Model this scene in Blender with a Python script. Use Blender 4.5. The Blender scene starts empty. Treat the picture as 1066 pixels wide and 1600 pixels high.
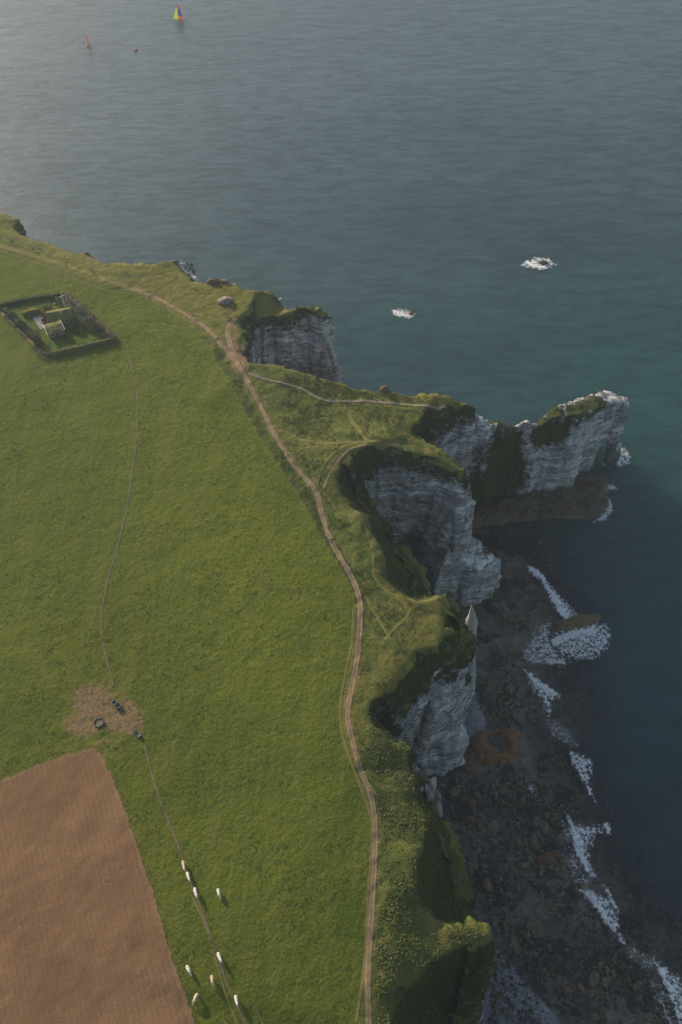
import bpy, bmesh, math, random
import numpy as np
from mathutils import Vector, Matrix
from mathutils.geometry import delaunay_2d_cdt
R = math.radians
C = bpy.context.scene.collection
sc = bpy.context.scene
rnd = random.Random(7)
nrs = np.random.RandomState(11)

# ------------------------------------------------------------------ camera
CAM_H, PITCH, FPX = 304.0, R(54), 1400.0          # focal length in pixels of the 1066x1600 photograph
cd = bpy.data.cameras.new('camera'); cam = bpy.data.objects.new('camera', cd); C.objects.link(cam)
cam.location = (0, 0, CAM_H); cam.rotation_euler = (math.pi/2 - PITCH, 0, 0)
cd.sensor_fit = 'VERTICAL'; cd.sensor_height = 36; cd.lens = 36*FPX/1600
cd.clip_start = 1; cd.clip_end = 30000
sc.camera = cam
# ------------------------------------------------------------------ sun and sky
SUN_EL, SUN_AZ = R(21), R(-42)                     # azimuth from +Y, negative = to the left (west)
w = bpy.data.worlds.new('World'); sc.world = w; w.use_nodes = True
nt = w.node_tree; bg = nt.nodes['Background']
sky = nt.nodes.new('ShaderNodeTexSky'); sky.sky_type = 'NISHITA'; sky.sun_disc = False
sky.sun_elevation = SUN_EL; sky.sun_rotation = SUN_AZ
sky.air_density = 1.2; sky.dust_density = 2.0; sky.ozone_density = 1.1
nt.links.new(sky.outputs[0], bg.inputs[0]); bg.inputs[1].default_value = 0.13
sd = bpy.data.lights.new('sun', 'SUN'); sun = bpy.data.objects.new('sun', sd); C.objects.link(sun)
sd.energy = 4.9; sd.angle = R(0.6); sd.color = (1, .86, .66)
sdir = Vector((math.sin(SUN_AZ)*math.cos(SUN_EL), math.cos(SUN_AZ)*math.cos(SUN_EL), math.sin(SUN_EL)))
sun.rotation_euler = sdir.to_track_quat('Z', 'Y').to_euler(); sun.location = (-200, 200, 400)
sc.view_settings.view_transform = 'Standard'; sc.view_settings.look = 'None'
sc.view_settings.exposure = 0.30; sc.view_settings.gamma = 1
sc.cycles.use_denoising = True; sc.cycles.denoising_input_passes = 'RGB_ALBEDO_NORMAL'; sc.cycles.denoising_prefilter = 'ACCURATE'
sc.cycles.use_adaptive_sampling = False; sc.cycles.filter_width = 1.5; sc.cycles.volume_bounces = 0; sc.cycles.max_bounces = 5; sc.cycles.diffuse_bounces = 2; sc.cycles.glossy_bounces = 2; sc.cycles.transparent_max_bounces = 16

# ------------------------------------------------------------------ helpers
def at(u, v, z=0.0):
    """point at height z that the photograph shows at pixel (u, v)"""
    x = (u-533)/FPX; y = (800-v)/FPX
    dy = math.cos(PITCH)+y*math.sin(PITCH); dz = -math.sin(PITCH)+y*math.cos(PITCH)
    t = (z-CAM_H)/dz
    return (x*t, dy*t, z)
def _h(ix, iy, iz, s):
    n = (ix.astype(np.int64)*374761393 + iy.astype(np.int64)*668265263 + iz.astype(np.int64)*2147483647 + s*974634777) & 0xffffffff
    n = ((n ^ (n >> 13))*1274126177) & 0xffffffff
    n = ((n ^ (n >> 16))*2246822519) & 0xffffffff
    return ((n ^ (n >> 15)) & 0xffff)/32767.5 - 1.0
def noise(x, y, z=None, s=0):
    if z is None:
        ix = np.floor(x); iy = np.floor(y); fx = x-ix; fy = y-iy
        fx = fx*fx*(3-2*fx); fy = fy*fy*(3-2*fy); iz = np.zeros_like(ix)
        a = _h(ix, iy, iz, s); b = _h(ix+1, iy, iz, s); c = _h(ix, iy+1, iz, s); d = _h(ix+1, iy+1, iz, s)
        return (a*(1-fx)+b*fx)*(1-fy)+(c*(1-fx)+d*fx)*fy
    ix = np.floor(x); iy = np.floor(y); iz = np.floor(z); fx = x-ix; fy = y-iy; fz = z-iz
    fx = fx*fx*(3-2*fx); fy = fy*fy*(3-2*fy); fz = fz*fz*(3-2*fz)
    r = 0
    for k in (0, 1):
        a = _h(ix, iy, iz+k, s); b = _h(ix+1, iy, iz+k, s); c = _h(ix, iy+1, iz+k, s); d = _h(ix+1, iy+1, iz+k, s)
        r = r + ((a*(1-fx)+b*fx)*(1-fy)+(c*(1-fx)+d*fx)*fy)*(fz if k else 1-fz)
    return r
def fbm(x, y, z=None, oct=4, s=0):
    r = 0; a = .5; f = 1.0
    for o in range(oct):
        r = r + a*noise(x*f+o*17.3, y*f-o*9.1, None if z is None else z*f+o*5.7, s+o); a *= .5; f *= 2.03
    return r
def seg_dist(X, Y, pts, closed=False, vals=None):
    """unsigned distance to a polyline, and the value interpolated at the nearest point"""
    X = np.asarray(X, float); Y = np.asarray(Y, float)
    D = np.full(X.shape, 1e18); V = np.zeros(X.shape)
    n = len(pts)
    for i in range(n if closed else n-1):
        j = (i+1) % n
        ax, ay = pts[i][:2]; bx, by = pts[j][:2]
        L = (bx-ax)**2+(by-ay)**2 or 1e-9
        t = np.clip(((X-ax)*(bx-ax)+(Y-ay)*(by-ay))/L, 0, 1)
        d = (X-ax-t*(bx-ax))**2+(Y-ay-t*(by-ay))**2
        m = d < D; D = np.where(m, d, D)
        if vals is not None: V = np.where(m, vals[i]*(1-t)+vals[j]*t, V)
    return np.sqrt(D), V
def inside(X, Y, pts):
    X = np.asarray(X, float); Y = np.asarray(Y, float); r = np.zeros(X.shape, bool); n = len(pts)
    for i in range(n):
        ax, ay = pts[i][:2]; bx, by = pts[(i+1) % n][:2]
        if ay == by: continue
        c = ((ay > Y) != (by > Y)) & (X < (bx-ax)*(Y-ay)/(by-ay)+ax); r ^= c
    return r
def sdist(X, Y, pts, vals=None):
    d, v = seg_dist(X, Y, pts, True, vals)
    return np.where(inside(X, Y, pts), d, -d), v
def sstep(a, b, x):
    t = np.clip((x-a)/(b-a), 0, 1); return t*t*(3-2*t)
def W(pts, z=None):
    return [at(p[0], p[1], p[2] if z is None else z) for p in pts]
def mesh_np(name, V, F, mat, parent=None, smooth=True, attrs=None):
    me = bpy.data.meshes.new(name); V = np.asarray(V, np.float32); F = np.asarray(F, np.int32)
    me.vertices.add(len(V)); me.vertices.foreach_set('co', V.ravel())
    k = F.shape[1]; me.loops.add(F.size); me.loops.foreach_set('vertex_index', F.ravel())
    me.polygons.add(len(F)); me.polygons.foreach_set('loop_start', np.arange(0, F.size, k, dtype=np.int32))
    me.polygons.foreach_set('loop_total', np.full(len(F), k, np.int32))
    if smooth: me.polygons.foreach_set('use_smooth', np.ones(len(F), bool))
    me.update(calc_edges=True)
    for n_, a in (attrs or {}).items():
        at_ = me.attributes.new(n_, 'FLOAT', 'POINT'); at_.data.foreach_set('value', np.asarray(a, np.float32))
    if mat: me.materials.append(mat)
    o = bpy.data.objects.new(name, me); C.objects.link(o); o.parent = parent
    return o
def tag(o, label=None, cat=None, group=None, kind=None):
    if label: o['label'] = label
    if cat: o['category'] = cat
    if group: o['group'] = group
    if kind: o['kind'] = kind
    return o
def empty(name, loc, rz=0):
    o = bpy.data.objects.new(name, None); C.objects.link(o); o.location = loc; o.rotation_euler = (0, 0, rz)
    o.empty_display_size = .5
    return o
def obj(name, bm, mat, parent=None, smooth=False):
    me = bpy.data.meshes.new(name); bm.to_mesh(me); bm.free()
    if smooth:
        for p in me.polygons: p.use_smooth = True
    me.materials.append(mat); o = bpy.data.objects.new(name, me); C.objects.link(o); o.parent = parent
    return o
def bbox(bm, c, s, bev=0, rot=None):
    M = Matrix.Translation(c) @ (rot or Matrix.Identity(4)) @ Matrix.Diagonal((s[0], s[1], s[2], 1))
    r = bmesh.ops.create_cube(bm, size=1, matrix=M)
    if bev:
        es = list({e for v in r['verts'] for e in v.link_edges})
        bmesh.ops.bevel(bm, geom=es, offset=bev, segments=1, affect='EDGES', profile=.5)
def tube(bm, pts, rad, seg=8, cap=True):
    rings = []; n = len(pts)
    for i, p in enumerate(pts):
        p = Vector(p); a = Vector(pts[max(i-1, 0)]); b = Vector(pts[min(i+1, n-1)])
        d = (b-a).normalized(); q = d.to_track_quat('Z', 'Y'); r = rad[i] if hasattr(rad, '__len__') else rad
        rings.append([bm.verts.new(p+q @ Vector((r*math.cos(t*2*math.pi/seg), r*math.sin(t*2*math.pi/seg), 0))) for t in range(seg)])
    for i in range(n-1):
        for t in range(seg): bm.faces.new((rings[i][t], rings[i][(t+1) % seg], rings[i+1][(t+1) % seg], rings[i+1][t]))
    if cap: bm.faces.new(rings[0][::-1]); bm.faces.new(rings[-1])

# ------------------------------------------------------------------ materials
class NT:
    def __init__(s, name):
        s.m = bpy.data.materials.new(name); s.m.use_nodes = True; s.t = s.m.node_tree
        s.b = s.t.nodes['Principled BSDF']; s.out = s.t.nodes['Material Output']
        s.pos = s.t.nodes.new('ShaderNodeNewGeometry').outputs['Position']
    def n(s, ty, **k):
        o = s.t.nodes.new(ty)
        for a, v in k.items(): setattr(o, a, v)
        return o
    def L(s, a, b): s.t.links.new(a, b)
    def set(s, inp, v):
        if hasattr(v, 'type') and hasattr(v, 'links'): s.L(v, inp)
        else: inp.default_value = v
    def noise(s, scale, detail=4, rough=.55, vec=None, dist=0, color=False):
        o = s.n('ShaderNodeTexNoise'); s.L(vec or s.pos, o.inputs['Vector'])
        o.inputs['Scale'].default_value = scale; o.inputs['Detail'].default_value = detail
        o.inputs['Roughness'].default_value = rough; o.inputs['Distortion'].default_value = dist
        return o.outputs['Color' if color else 'Fac']
    def voro(s, scale, feature='F1', vec=None, out='Distance', rand=1):
        o = s.n('ShaderNodeTexVoronoi', feature=feature); s.L(vec or s.pos, o.inputs['Vector'])
        o.inputs['Scale'].default_value = scale; o.inputs['Randomness'].default_value = rand
        return o.outputs[out]
    def attr(s, name):
        o = s.n('ShaderNodeAttribute', attribute_name=name); return o.outputs['Fac']
    def math(s, op, a, b=0.0, c=0.0, clamp=False):
        o = s.n('ShaderNodeMath', operation=op, use_clamp=clamp)
        s.set(o.inputs[0], a); s.set(o.inputs[1], b); s.set(o.inputs[2], c); return o.outputs[0]
    def map(s, v, a, b, c=0.0, d=1.0, smooth=True):
        o = s.n('ShaderNodeMapRange', interpolation_type='SMOOTHSTEP' if smooth else 'LINEAR')
        s.set(o.inputs[0], v); s.set(o.inputs[1], a); s.set(o.inputs[2], b); s.set(o.inputs[3], c); s.set(o.inputs[4], d)
        return o.outputs[0]
    def mix(s, f, a, b, blend='MIX'):
        o = s.n('ShaderNodeMix', data_type='RGBA', blend_type=blend)
        s.set(o.inputs[0], f)
        for i, v in ((6, a), (7, b)):
            if isinstance(v, tuple): v = (*v, 1)[:4]
            s.set(o.inputs[i], v)
        return o.outputs[2]
    def scaled(s, sx, sy, sz, rot=(0, 0, 0), vec=None):
        o = s.n('ShaderNodeMapping'); s.L(vec or s.pos, o.inputs[0])
        o.inputs['Scale'].default_value = (sx, sy, sz); o.inputs['Rotation'].default_value = rot
        return o.outputs[0]
    def bump(s, h, dist=.3, strength=1.0, normal=None):
        o = s.n('ShaderNodeBump'); s.set(o.inputs['Height'], h); o.inputs['Distance'].default_value = dist
        o.inputs['Strength'].default_value = strength
        if normal is not None: s.L(normal, o.inputs['Normal'])
        return o.outputs[0]
    def done(s, col, rough=.9, normal=None, spec=.2, alpha=None):
        if isinstance(col, tuple): col = (*col, 1)
        s.set(s.b.inputs['Base Color'], col); s.set(s.b.inputs['Roughness'], rough)
        s.b.inputs['Specular IOR Level'].default_value = spec
        if normal is not None: s.L(normal, s.b.inputs['Normal'])
        if alpha is not None: s.L(alpha, s.b.inputs['Alpha'])
        return s.m
def plain(name, col, rough=.7, var=.15, scale=3.0, spec=.3):
    m = NT(name); f = m.noise(scale)
    c = m.mix(f, tuple(x*(1-var) for x in col), tuple(min(1, x*(1+var)) for x in col))
    return m.done(c, rough, spec=spec)

def grass_colours(m):
    """the pasture, the rough grass beside the path and the worn or muddy ground"""
    big = m.noise(.022, 3, .5); mid = m.noise(.16, 4, .6); fine = m.noise(1.3, 4, .65); tiny = m.noise(5.5, 3, .7)
    c = m.mix(m.map(big, .38, .62), (.084, .098, .012), (.118, .124, .016))
    c = m.mix(m.math('MULTIPLY', m.attr('warm'), m.map(mid, .25, .6, .5, 1)), c, (.175, .168, .016))
    c = m.mix(m.map(mid, .44, .66, 0, .8), c, (.078, .104, .014))
    c = m.mix(m.map(mid, .62, .75, 0, .5), c, (.13, .125, .03))
    c = m.mix(m.map(m.noise(.009, 2, .5), .4, .6, 0, .5), c, (.088, .118, .014))
    c = m.mix(m.map(fine, .38, .75, 0, .62), c, (.048, .078, .010))
    c = m.mix(m.map(m.noise(.35, 4, .6, m.scaled(1.0, .10, 1, (0, 0, R(12)))), .45, .7, 0, .35), c, (.14, .135, .03))
    tuft = m.map(m.noise(.62, 3, .6), .62, .76, 0, .6)
    c = m.mix(tuft, c, (.035, .06, .010))
    c = m.mix(m.map(tiny, .6, .75, 0, .45), c, (.16, .145, .05))
    # rough vegetation
    r1 = m.noise(.5, 4, .65); r2 = m.noise(2.2, 4, .7)
    rc = m.mix(m.map(r2, .35, .65), (.085, .108, .020), (.145, .150, .038))
    rc = m.mix(m.map(r1, .50, .64, 0, .8), rc, (.19, .15, .065))
    rc = m.mix(m.map(m.noise(.9, 5, .7), .56, .66, 0, .75), rc, (.040, .062, .016))
    rc = m.mix(m.map(m.noise(.12, 3), .5, .66, 0, .6), rc, (.050, .085, .012))
    ragged = m.math('MULTIPLY', m.math('SUBTRACT', m.noise(.7, 3, .6), .5), 3.0)
    rough = m.map(m.math('ADD', m.attr('rough'), ragged), -.6, .6)
    c = m.mix(rough, c, rc)
    # short turf at the brink, trodden and yellow, plus sunlit crest rims painted paler
    turf = m.mix(m.map(r2, .3, .7), (.120, .118, .022), (.180, .150, .042))
    c = m.mix(m.map(m.math('ADD', m.attr('turf'), m.math('MULTIPLY', m.math('SUBTRACT', mid, .5), 1.2)), .35, .85, 0, .85), c, turf)
    # the hollow slopes: dense vegetation, its colour darkened further for their shade
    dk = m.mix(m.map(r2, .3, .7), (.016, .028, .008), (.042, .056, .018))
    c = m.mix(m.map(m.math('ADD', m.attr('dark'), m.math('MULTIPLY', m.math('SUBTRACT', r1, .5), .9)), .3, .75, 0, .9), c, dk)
    mud = m.mix(m.map(fine, .3, .7), (.16, .098, .055), (.24, .165, .095))
    c = m.mix(m.map(m.math('ADD', m.attr('mud'), m.math('MULTIPLY', m.math('SUBTRACT', m.noise(.45, 5, .65), .5), 2.2)), .35, .95, 0, .9), c, mud)
    h = m.math('ADD', m.math('MULTIPLY', fine, .5), m.math('MULTIPLY', m.noise(.6, 4, .6), .8))
    h = m.math('ADD', h, m.math('MULTIPLY', rough, m.math('MULTIPLY', r2, .5)))
    h = m.math('ADD', h, m.math('MULTIPLY', tiny, .15))
    return c, h
def mat_grass():
    m = NT('grass'); c, h = grass_colours(m)
    return m.done(c, .95, m.bump(h, .55, 1.0), spec=.08)
def chalk_colours(m):
    wob = m.noise(.05, 3, .5)
    pz = m.n('ShaderNodeSeparateXYZ'); m.L(m.pos, pz.inputs[0])
    zz = m.math('ADD', pz.outputs[2], m.math('MULTIPLY', wob, 2.5))
    comb = m.n('ShaderNodeCombineXYZ'); m.L(m.math('MULTIPLY', pz.outputs[0], .03), comb.inputs[0])
    m.L(m.math('MULTIPLY', pz.outputs[1], .035), comb.inputs[1]); m.L(m.math('MULTIPLY', zz, .55), comb.inputs[2])
    s1 = m.noise(1.0, 5, .75, comb.outputs[0])
    comb2 = m.n('ShaderNodeCombineXYZ'); m.L(m.math('MULTIPLY', pz.outputs[0], .12), comb2.inputs[0])
    m.L(m.math('MULTIPLY', pz.outputs[1], .12), comb2.inputs[1]); m.L(m.math('MULTIPLY', zz, 1.7), comb2.inputs[2])
    s2 = m.noise(1.0, 4, .7, comb2.outputs[0])
    streak = m.noise(.55, 4, .6, m.scaled(1, 1, .12)); blot = m.noise(.12, 4, .6); fine = m.noise(1.5, 5, .7)
    c = m.mix(m.map(m.noise(.10, 5, .7), .38, .62), (.36, .355, .34), (.80, .79, .76))
    c = m.mix(m.map(s1, .47, .58, .0, .72), c, (.22, .215, .205))
    c = m.mix(m.map(s2, .53, .58, 0, .78), c, (.085, .085, .085))
    c = m.mix(m.map(streak, .52, .68, 0, .5), c, (.22, .215, .20))
    c = m.mix(m.map(fine, .54, .70, 0, .45), c, (.16, .16, .155))
    # wet, weed-stained foot of the cliff
    low = m.map(m.math('ADD', pz.outputs[2], m.math('MULTIPLY', m.noise(.3, 3), 5.0)), 3.2, 7.5, 1.0, 0.0)
    c = m.mix(low, c, (.045, .046, .032))
    # soot-dark and mossy streaking where the attribute says so
    c = m.mix(m.map(m.math('ADD', m.attr('stain'), m.math('MULTIPLY', m.math('SUBTRACT', m.noise(.3, 5, .65), .5), 2.0)), .35, .8, 0, .85), c, (.085, .085, .082))
    crack = m.map(m.voro(.22, 'DISTANCE_TO_EDGE', m.scaled(1.6, 1.6, .30)), .0, .03, 1, 0)
    c = m.mix(m.math('MULTIPLY', crack, m.map(blot, .45, .6)), c, (.06, .06, .06))
    h = m.math('ADD', m.math('MULTIPLY', s1, 1.2), m.math('MULTIPLY', s2, .9))
    h = m.math('ADD', h, m.math('MULTIPLY', fine, .7)); h = m.math('ADD', h, m.math('MULTIPLY', streak, .6))
    h = m.math('SUBTRACT', h, m.math('MULTIPLY', crack, .3))
    return c, h
def mat_cliff():
    m = NT('chalk_and_grass'); gc, gh = grass_colours(m); cc, ch = chalk_colours(m)
    v = m.math('ADD', m.attr('veg'), m.math('MULTIPLY', m.math('SUBTRACT', m.noise(.45, 5, .7), .5), 1.5))
    f = m.map(v, .35, .62)
    c = m.mix(f, cc, gc)
    h = m.math('ADD', m.math('MULTIPLY', gh, m.math('MULTIPLY', f, .7)), m.math('MULTIPLY', ch, m.math('SUBTRACT', 1.0, f)))
    return m.done(c, .95, m.bump(h, .75, 1.0), spec=.1)
def mat_soil():
    m = NT('ploughed_soil')
    row = m.scaled(1, 1, 1, (0, 0, R(-22))); wv = m.n('ShaderNodeTexWave', bands_direction='X'); m.L(row, wv.inputs[0])
    wv.inputs['Scale'].default_value = .24; wv.inputs['Distortion'].default_value = .7; wv.inputs['Detail'].default_value = 3
    f = m.noise(2.4, 5, .7); b = m.noise(.05, 3)
    c = m.mix(m.map(b, .35, .65), (.195, .110, .056), (.245, .142, .074))
    c = m.mix(m.map(f, .35, .7, 0, .6), c, (.155, .080, .045)); c = m.mix(m.map(wv.outputs[1], .4, .9, 0, .26), c, (.14, .085, .05))
    c = m.mix(m.map(m.noise(7, 2), .66, .74), c, (.40, .31, .22))
    h = m.math('ADD', m.math('MULTIPLY', wv.outputs[1], .12), f)
    e = m.math('ADD', m.attr('edge'), m.math('MULTIPLY', m.math('SUBTRACT', m.noise(.55, 4, .65), .5), 2.4))
    c = m.mix(m.map(e, .5, 1.3, .18, 0), c, (.28, .24, .12))
    return m.done(c, .95, m.bump(h, .22), spec=.1, alpha=m.map(e, -.1, .25))
def mat_path(name, c1, c2, steps=False, worn=.5):
    m = NT(name); f = m.noise(2.5, 4, .7)
    c = m.mix(m.map(f, .3, .7), c1, c2)
    across = m.attr('across')                       # 0 at the middle, 1 at the edge
    if not steps:
        mid = m.map(m.math('ADD', across, m.math('MULTIPLY', m.math('SUBTRACT', m.noise(.8, 3), .5), .6)), .05, .28, 1, 0)
        c = m.mix(m.math('MULTIPLY', mid, worn), c, (.10, .105, .03))
        c = m.mix(m.map(m.noise(.25, 3), .5, .7, 0, .5), c, tuple(x*.65 for x in c1))
    else:
        al = m.attr('along'); st = m.map(m.math('FRACT', m.math('MULTIPLY', al, .75)), .72, .8, 0, 1)
        c = m.mix(m.math('MULTIPLY', st, .6), c, (.13, .10, .06))
    e = m.math('ADD', across, m.math('MULTIPLY', m.math('SUBTRACT', m.noise(1.1, 4, .7), .5), .9))
    e = m.math('ADD', e, m.math('MULTIPLY', m.math('SUBTRACT', m.noise(.12, 3, .5), .5), .5))
    al = m.map(e, .62, .88, 1, 0)
    return m.done(c, .95, m.bump(f, .1), spec=.1, alpha=al)
def mat_water():
    m = NT('sea_water')
    v1 = m.noise(.55, 4, .6, m.scaled(1, 1.0, 1, (0, 0, R(25)))); v1s = m.noise(.16, 4, .55, m.scaled(.6, 1.5, 1, (0, 0, R(-12))))
    v2 = m.noise(2.0, 3, .6); sw = m.noise(.045, 3, .5, m.scaled(.45, 2.2, 1, (0, 0, R(-10)), None), dist=.6)
    h = m.math('ADD', m.math('MULTIPLY', v1, .55), m.math('MULTIPLY', v1s, .8))
    h = m.math('ADD', h, m.math('MULTIPLY', v2, .14)); h = m.math('ADD', h, m.math('MULTIPLY', sw, .5))
    patch = m.noise(.011, 4, .55, m.scaled(.55, 1.4, 1, (0, 0, R(-8)))); g = m.attr('green')
    c = m.mix(m.map(patch, .35, .65), (.014, .044, .056), (.022, .064, .068))
    c = m.mix(m.math('MULTIPLY', g, .8), c, (.014, .072, .062))
    c = m.mix(m.attr('murk'), c, (.028, .034, .042))
    # thin pale slicks
    sl = m.map(m.noise(.02, 4, .6, m.scaled(.35, 1.6, 1, (0, 0, R(20))), dist=1.5), .60, .70, 0, .22)
    c = m.mix(sl, c, (.07, .10, .11))
    c = m.mix(m.math('MULTIPLY', m.attr('painted_haze'), m.map(patch, .35, .65, .75, 1)), c, (.062, .100, .125))  # far water paled in colour to stand for haze and sky reflection
    tw = m.map(m.noise(.11, 5, .65, m.scaled(.5, 1.7, 1, (0, 0, R(-14))), dist=.5), .40, .62, 0, .55); c = m.mix(tw, c, (.010, .028, .036))
    m.b.inputs['IOR'].default_value = 1.33
    rg = m.map(patch, .3, .7, .25, .31)
    bs = m.done(c, rg, m.bump(h, .36, 1.0), spec=.5)
    m.b.subsurface_method = 'BURLEY'; m.b.inputs['Subsurface Weight'].default_value = 1.0; m.b.inputs['Subsurface Radius'].default_value = (1, 1, 1); m.b.inputs['Subsurface Scale'].default_value = 60.0
    tr = m.n('ShaderNodeBsdfTransparent'); mx = m.n('ShaderNodeMixShader')
    m.L(m.map(m.math('ADD', m.attr('depth'), m.math('MULTIPLY', m.math('SUBTRACT', m.noise(.3, 3), .5), .6)), 0, 2.6, .22, 1.0), mx.inputs[0])
    m.L(tr.outputs[0], mx.inputs[1]); m.L(m.b.outputs[0], mx.inputs[2]); m.L(mx.outputs[0], m.out.inputs[0])
    return m.m
def mat_foam():
    m = NT('foam')
    v = m.voro(1.1, 'DISTANCE_TO_EDGE', m.scaled(1, 1, 1)); warp = m.noise(.9, 3, .6, color=True)
    av = m.n('ShaderNodeVectorMath', operation='MULTIPLY_ADD'); m.L(warp, av.inputs[0]); av.inputs[1].default_value = (1.6, 1.6, 0); m.L(m.pos, av.inputs[2])
    v = m.voro(.75, 'DISTANCE_TO_EDGE', av.outputs[0]); v2 = m.voro(2.1, 'DISTANCE_TO_EDGE', av.outputs[0])
    v3 = m.voro(3.4, 'DISTANCE_TO_EDGE', av.outputs[0]); lace = m.math('MAXIMUM', m.map(v, .0, .20, 1, 0), m.math('MAXIMUM', m.math('MULTIPLY', m.map(v2, .0, .16, 1, 0), .8), m.math('MULTIPLY', m.map(v3, .0, .2, 1, 0), .6)))
    n = m.noise(.8, 5, .7); edge = m.attr('edge'); core = m.attr('core')
    a = m.math('ADD', m.math('MULTIPLY', lace, .62), m.math('MULTIPLY', m.math('SUBTRACT', n, .5), 2.6))
    a = m.math('ADD', a, m.math('MULTIPLY', core, .55)); a = m.math('ADD', a, m.math('MULTIPLY', edge, .32))
    a = m.math('MULTIPLY', m.map(a, .36, 1.05), m.map(m.math('ADD', edge, m.math('MULTIPLY', m.math('SUBTRACT', n, .5), 1.7)), .08, .6))
    dens = m.attr('dens'); a = m.math('MULTIPLY', a, dens)
    return m.done((.85, .85, .85), .8, m.bump(m.math('ADD', n, lace), .2), spec=.2, alpha=a)
def mat_shore():
    m = NT('foreshore'); 
    a = m.noise(.09, 5, .6); b = m.noise(.5, 5, .65); f = m.noise(2.5, 4, .7)
    c = m.mix(m.map(a, .4, .6), (.055, .053, .056), (.12, .10, .085))
    c = m.mix(m.map(b, .5, .66, 0, .8), c, (.012, .012, .014))
    c = m.mix(m.map(m.noise(.13, 4, .6, m.scaled(1.3, .8, 1)), .56, .68, 0, .8), c, (.15, .08, .045))
    c = m.mix(m.map(m.noise(.3, 4), .56, .66, 0, .7), c, (.070, .070, .036))
    c = m.mix(m.map(m.noise(3.5, 3, .7), .58, .7, 0, .6), c, (.10, .095, .085))
    big = m.noise(.055, 4, .6, m.scaled(1, 1, 1, (0, 0, .6)))
    c = m.mix(m.map(big, .49, .53, 0, .93), c, (.012, .012, .013))
    c = m.mix(m.map(m.noise(.07, 4, .65, m.scaled(1, 1, 1, (3, 0, 2))), .54, .57, 0, .75), c, (.15, .125, .10))
    spk = m.voro(1.3, 'F1', None, 'Color'); sp2 = m.n('ShaderNodeSeparateColor'); m.L(spk, sp2.inputs[0])
    c = m.mix(m.math('MULTIPLY', m.map(sp2.outputs[0], .72, .8), m.map(m.noise(.12, 3), .45, .6)), c, (.16, .15, .085))
    # shingle
    sh = m.voro(2.2, 'F1', None, 'Color'); sep = m.n('ShaderNodeSeparateColor'); m.L(sh, sep.inputs[0])
    pc = m.mix(sep.outputs[0], (.18, .175, .19), (.32, .31, .33)); pc = m.mix(m.map(sep.outputs[1], .93, .97), pc, (.40, .40, .40))
    pc = m.mix(m.map(f, .4, .7, 0, .5), pc, (.04, .04, .045))
    c = m.mix(m.map(m.math('ADD', m.attr('shingle'), m.math('MULTIPLY', m.math('SUBTRACT', b, .5), 1.2)), .3, .7), c, pc)
    h = m.math('ADD', m.math('MULTIPLY', b, 1.0), m.math('MULTIPLY', f, .5))
    crack = m.map(m.voro(.35, 'DISTANCE_TO_EDGE'), .0, .06, 1, 0)
    c = m.mix(m.math('MULTIPLY', crack, .5), c, (.006, .006, .006))
    return m.done(c, m.map(a, .3, .7, .45, .9), m.bump(h, .6), spec=.4)
def mat_rock(name, c1, c2, c3, sc_=.35, rough=.85):
    m = NT(name); a = m.noise(sc_, 5, .65); f = m.noise(2.2, 4, .7)
    c = m.mix(m.map(a, .38, .62), c1, c2); c = m.mix(m.map(f, .48, .7, 0, .7), c, c3)
    crack = m.map(m.voro(.55, 'DISTANCE_TO_EDGE', m.scaled(1, 1, 1, (0, 0, .5))), 0, .06, 1, 0)
    c = m.mix(m.math('MULTIPLY', crack, .55), c, tuple(x*.3 for x in c3))
    h = m.math('ADD', a, m.math('MULTIPLY', f, .6)); h = m.math('SUBTRACT', h, m.math('MULTIPLY', crack, .2))
    return m.done(c, rough, m.bump(h, .5), spec=.3)
def mat_leaf(name, c1, c2, c3):
    m = NT(name); a = m.noise(.5, 3); f = m.noise(3.0, 3, .7)
    c = m.mix(m.map(a, .35, .65), c1, c2); c = m.mix(m.map(f, .5, .7, 0, .8), c, c3)
    return m.done(c, .9, spec=.15)
M_GRASS, M_CLIFF, M_SOIL, M_WATER, M_FOAM, M_SHORE = mat_grass(), mat_cliff(), mat_soil(), mat_water(), mat_foam(), mat_shore()

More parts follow.
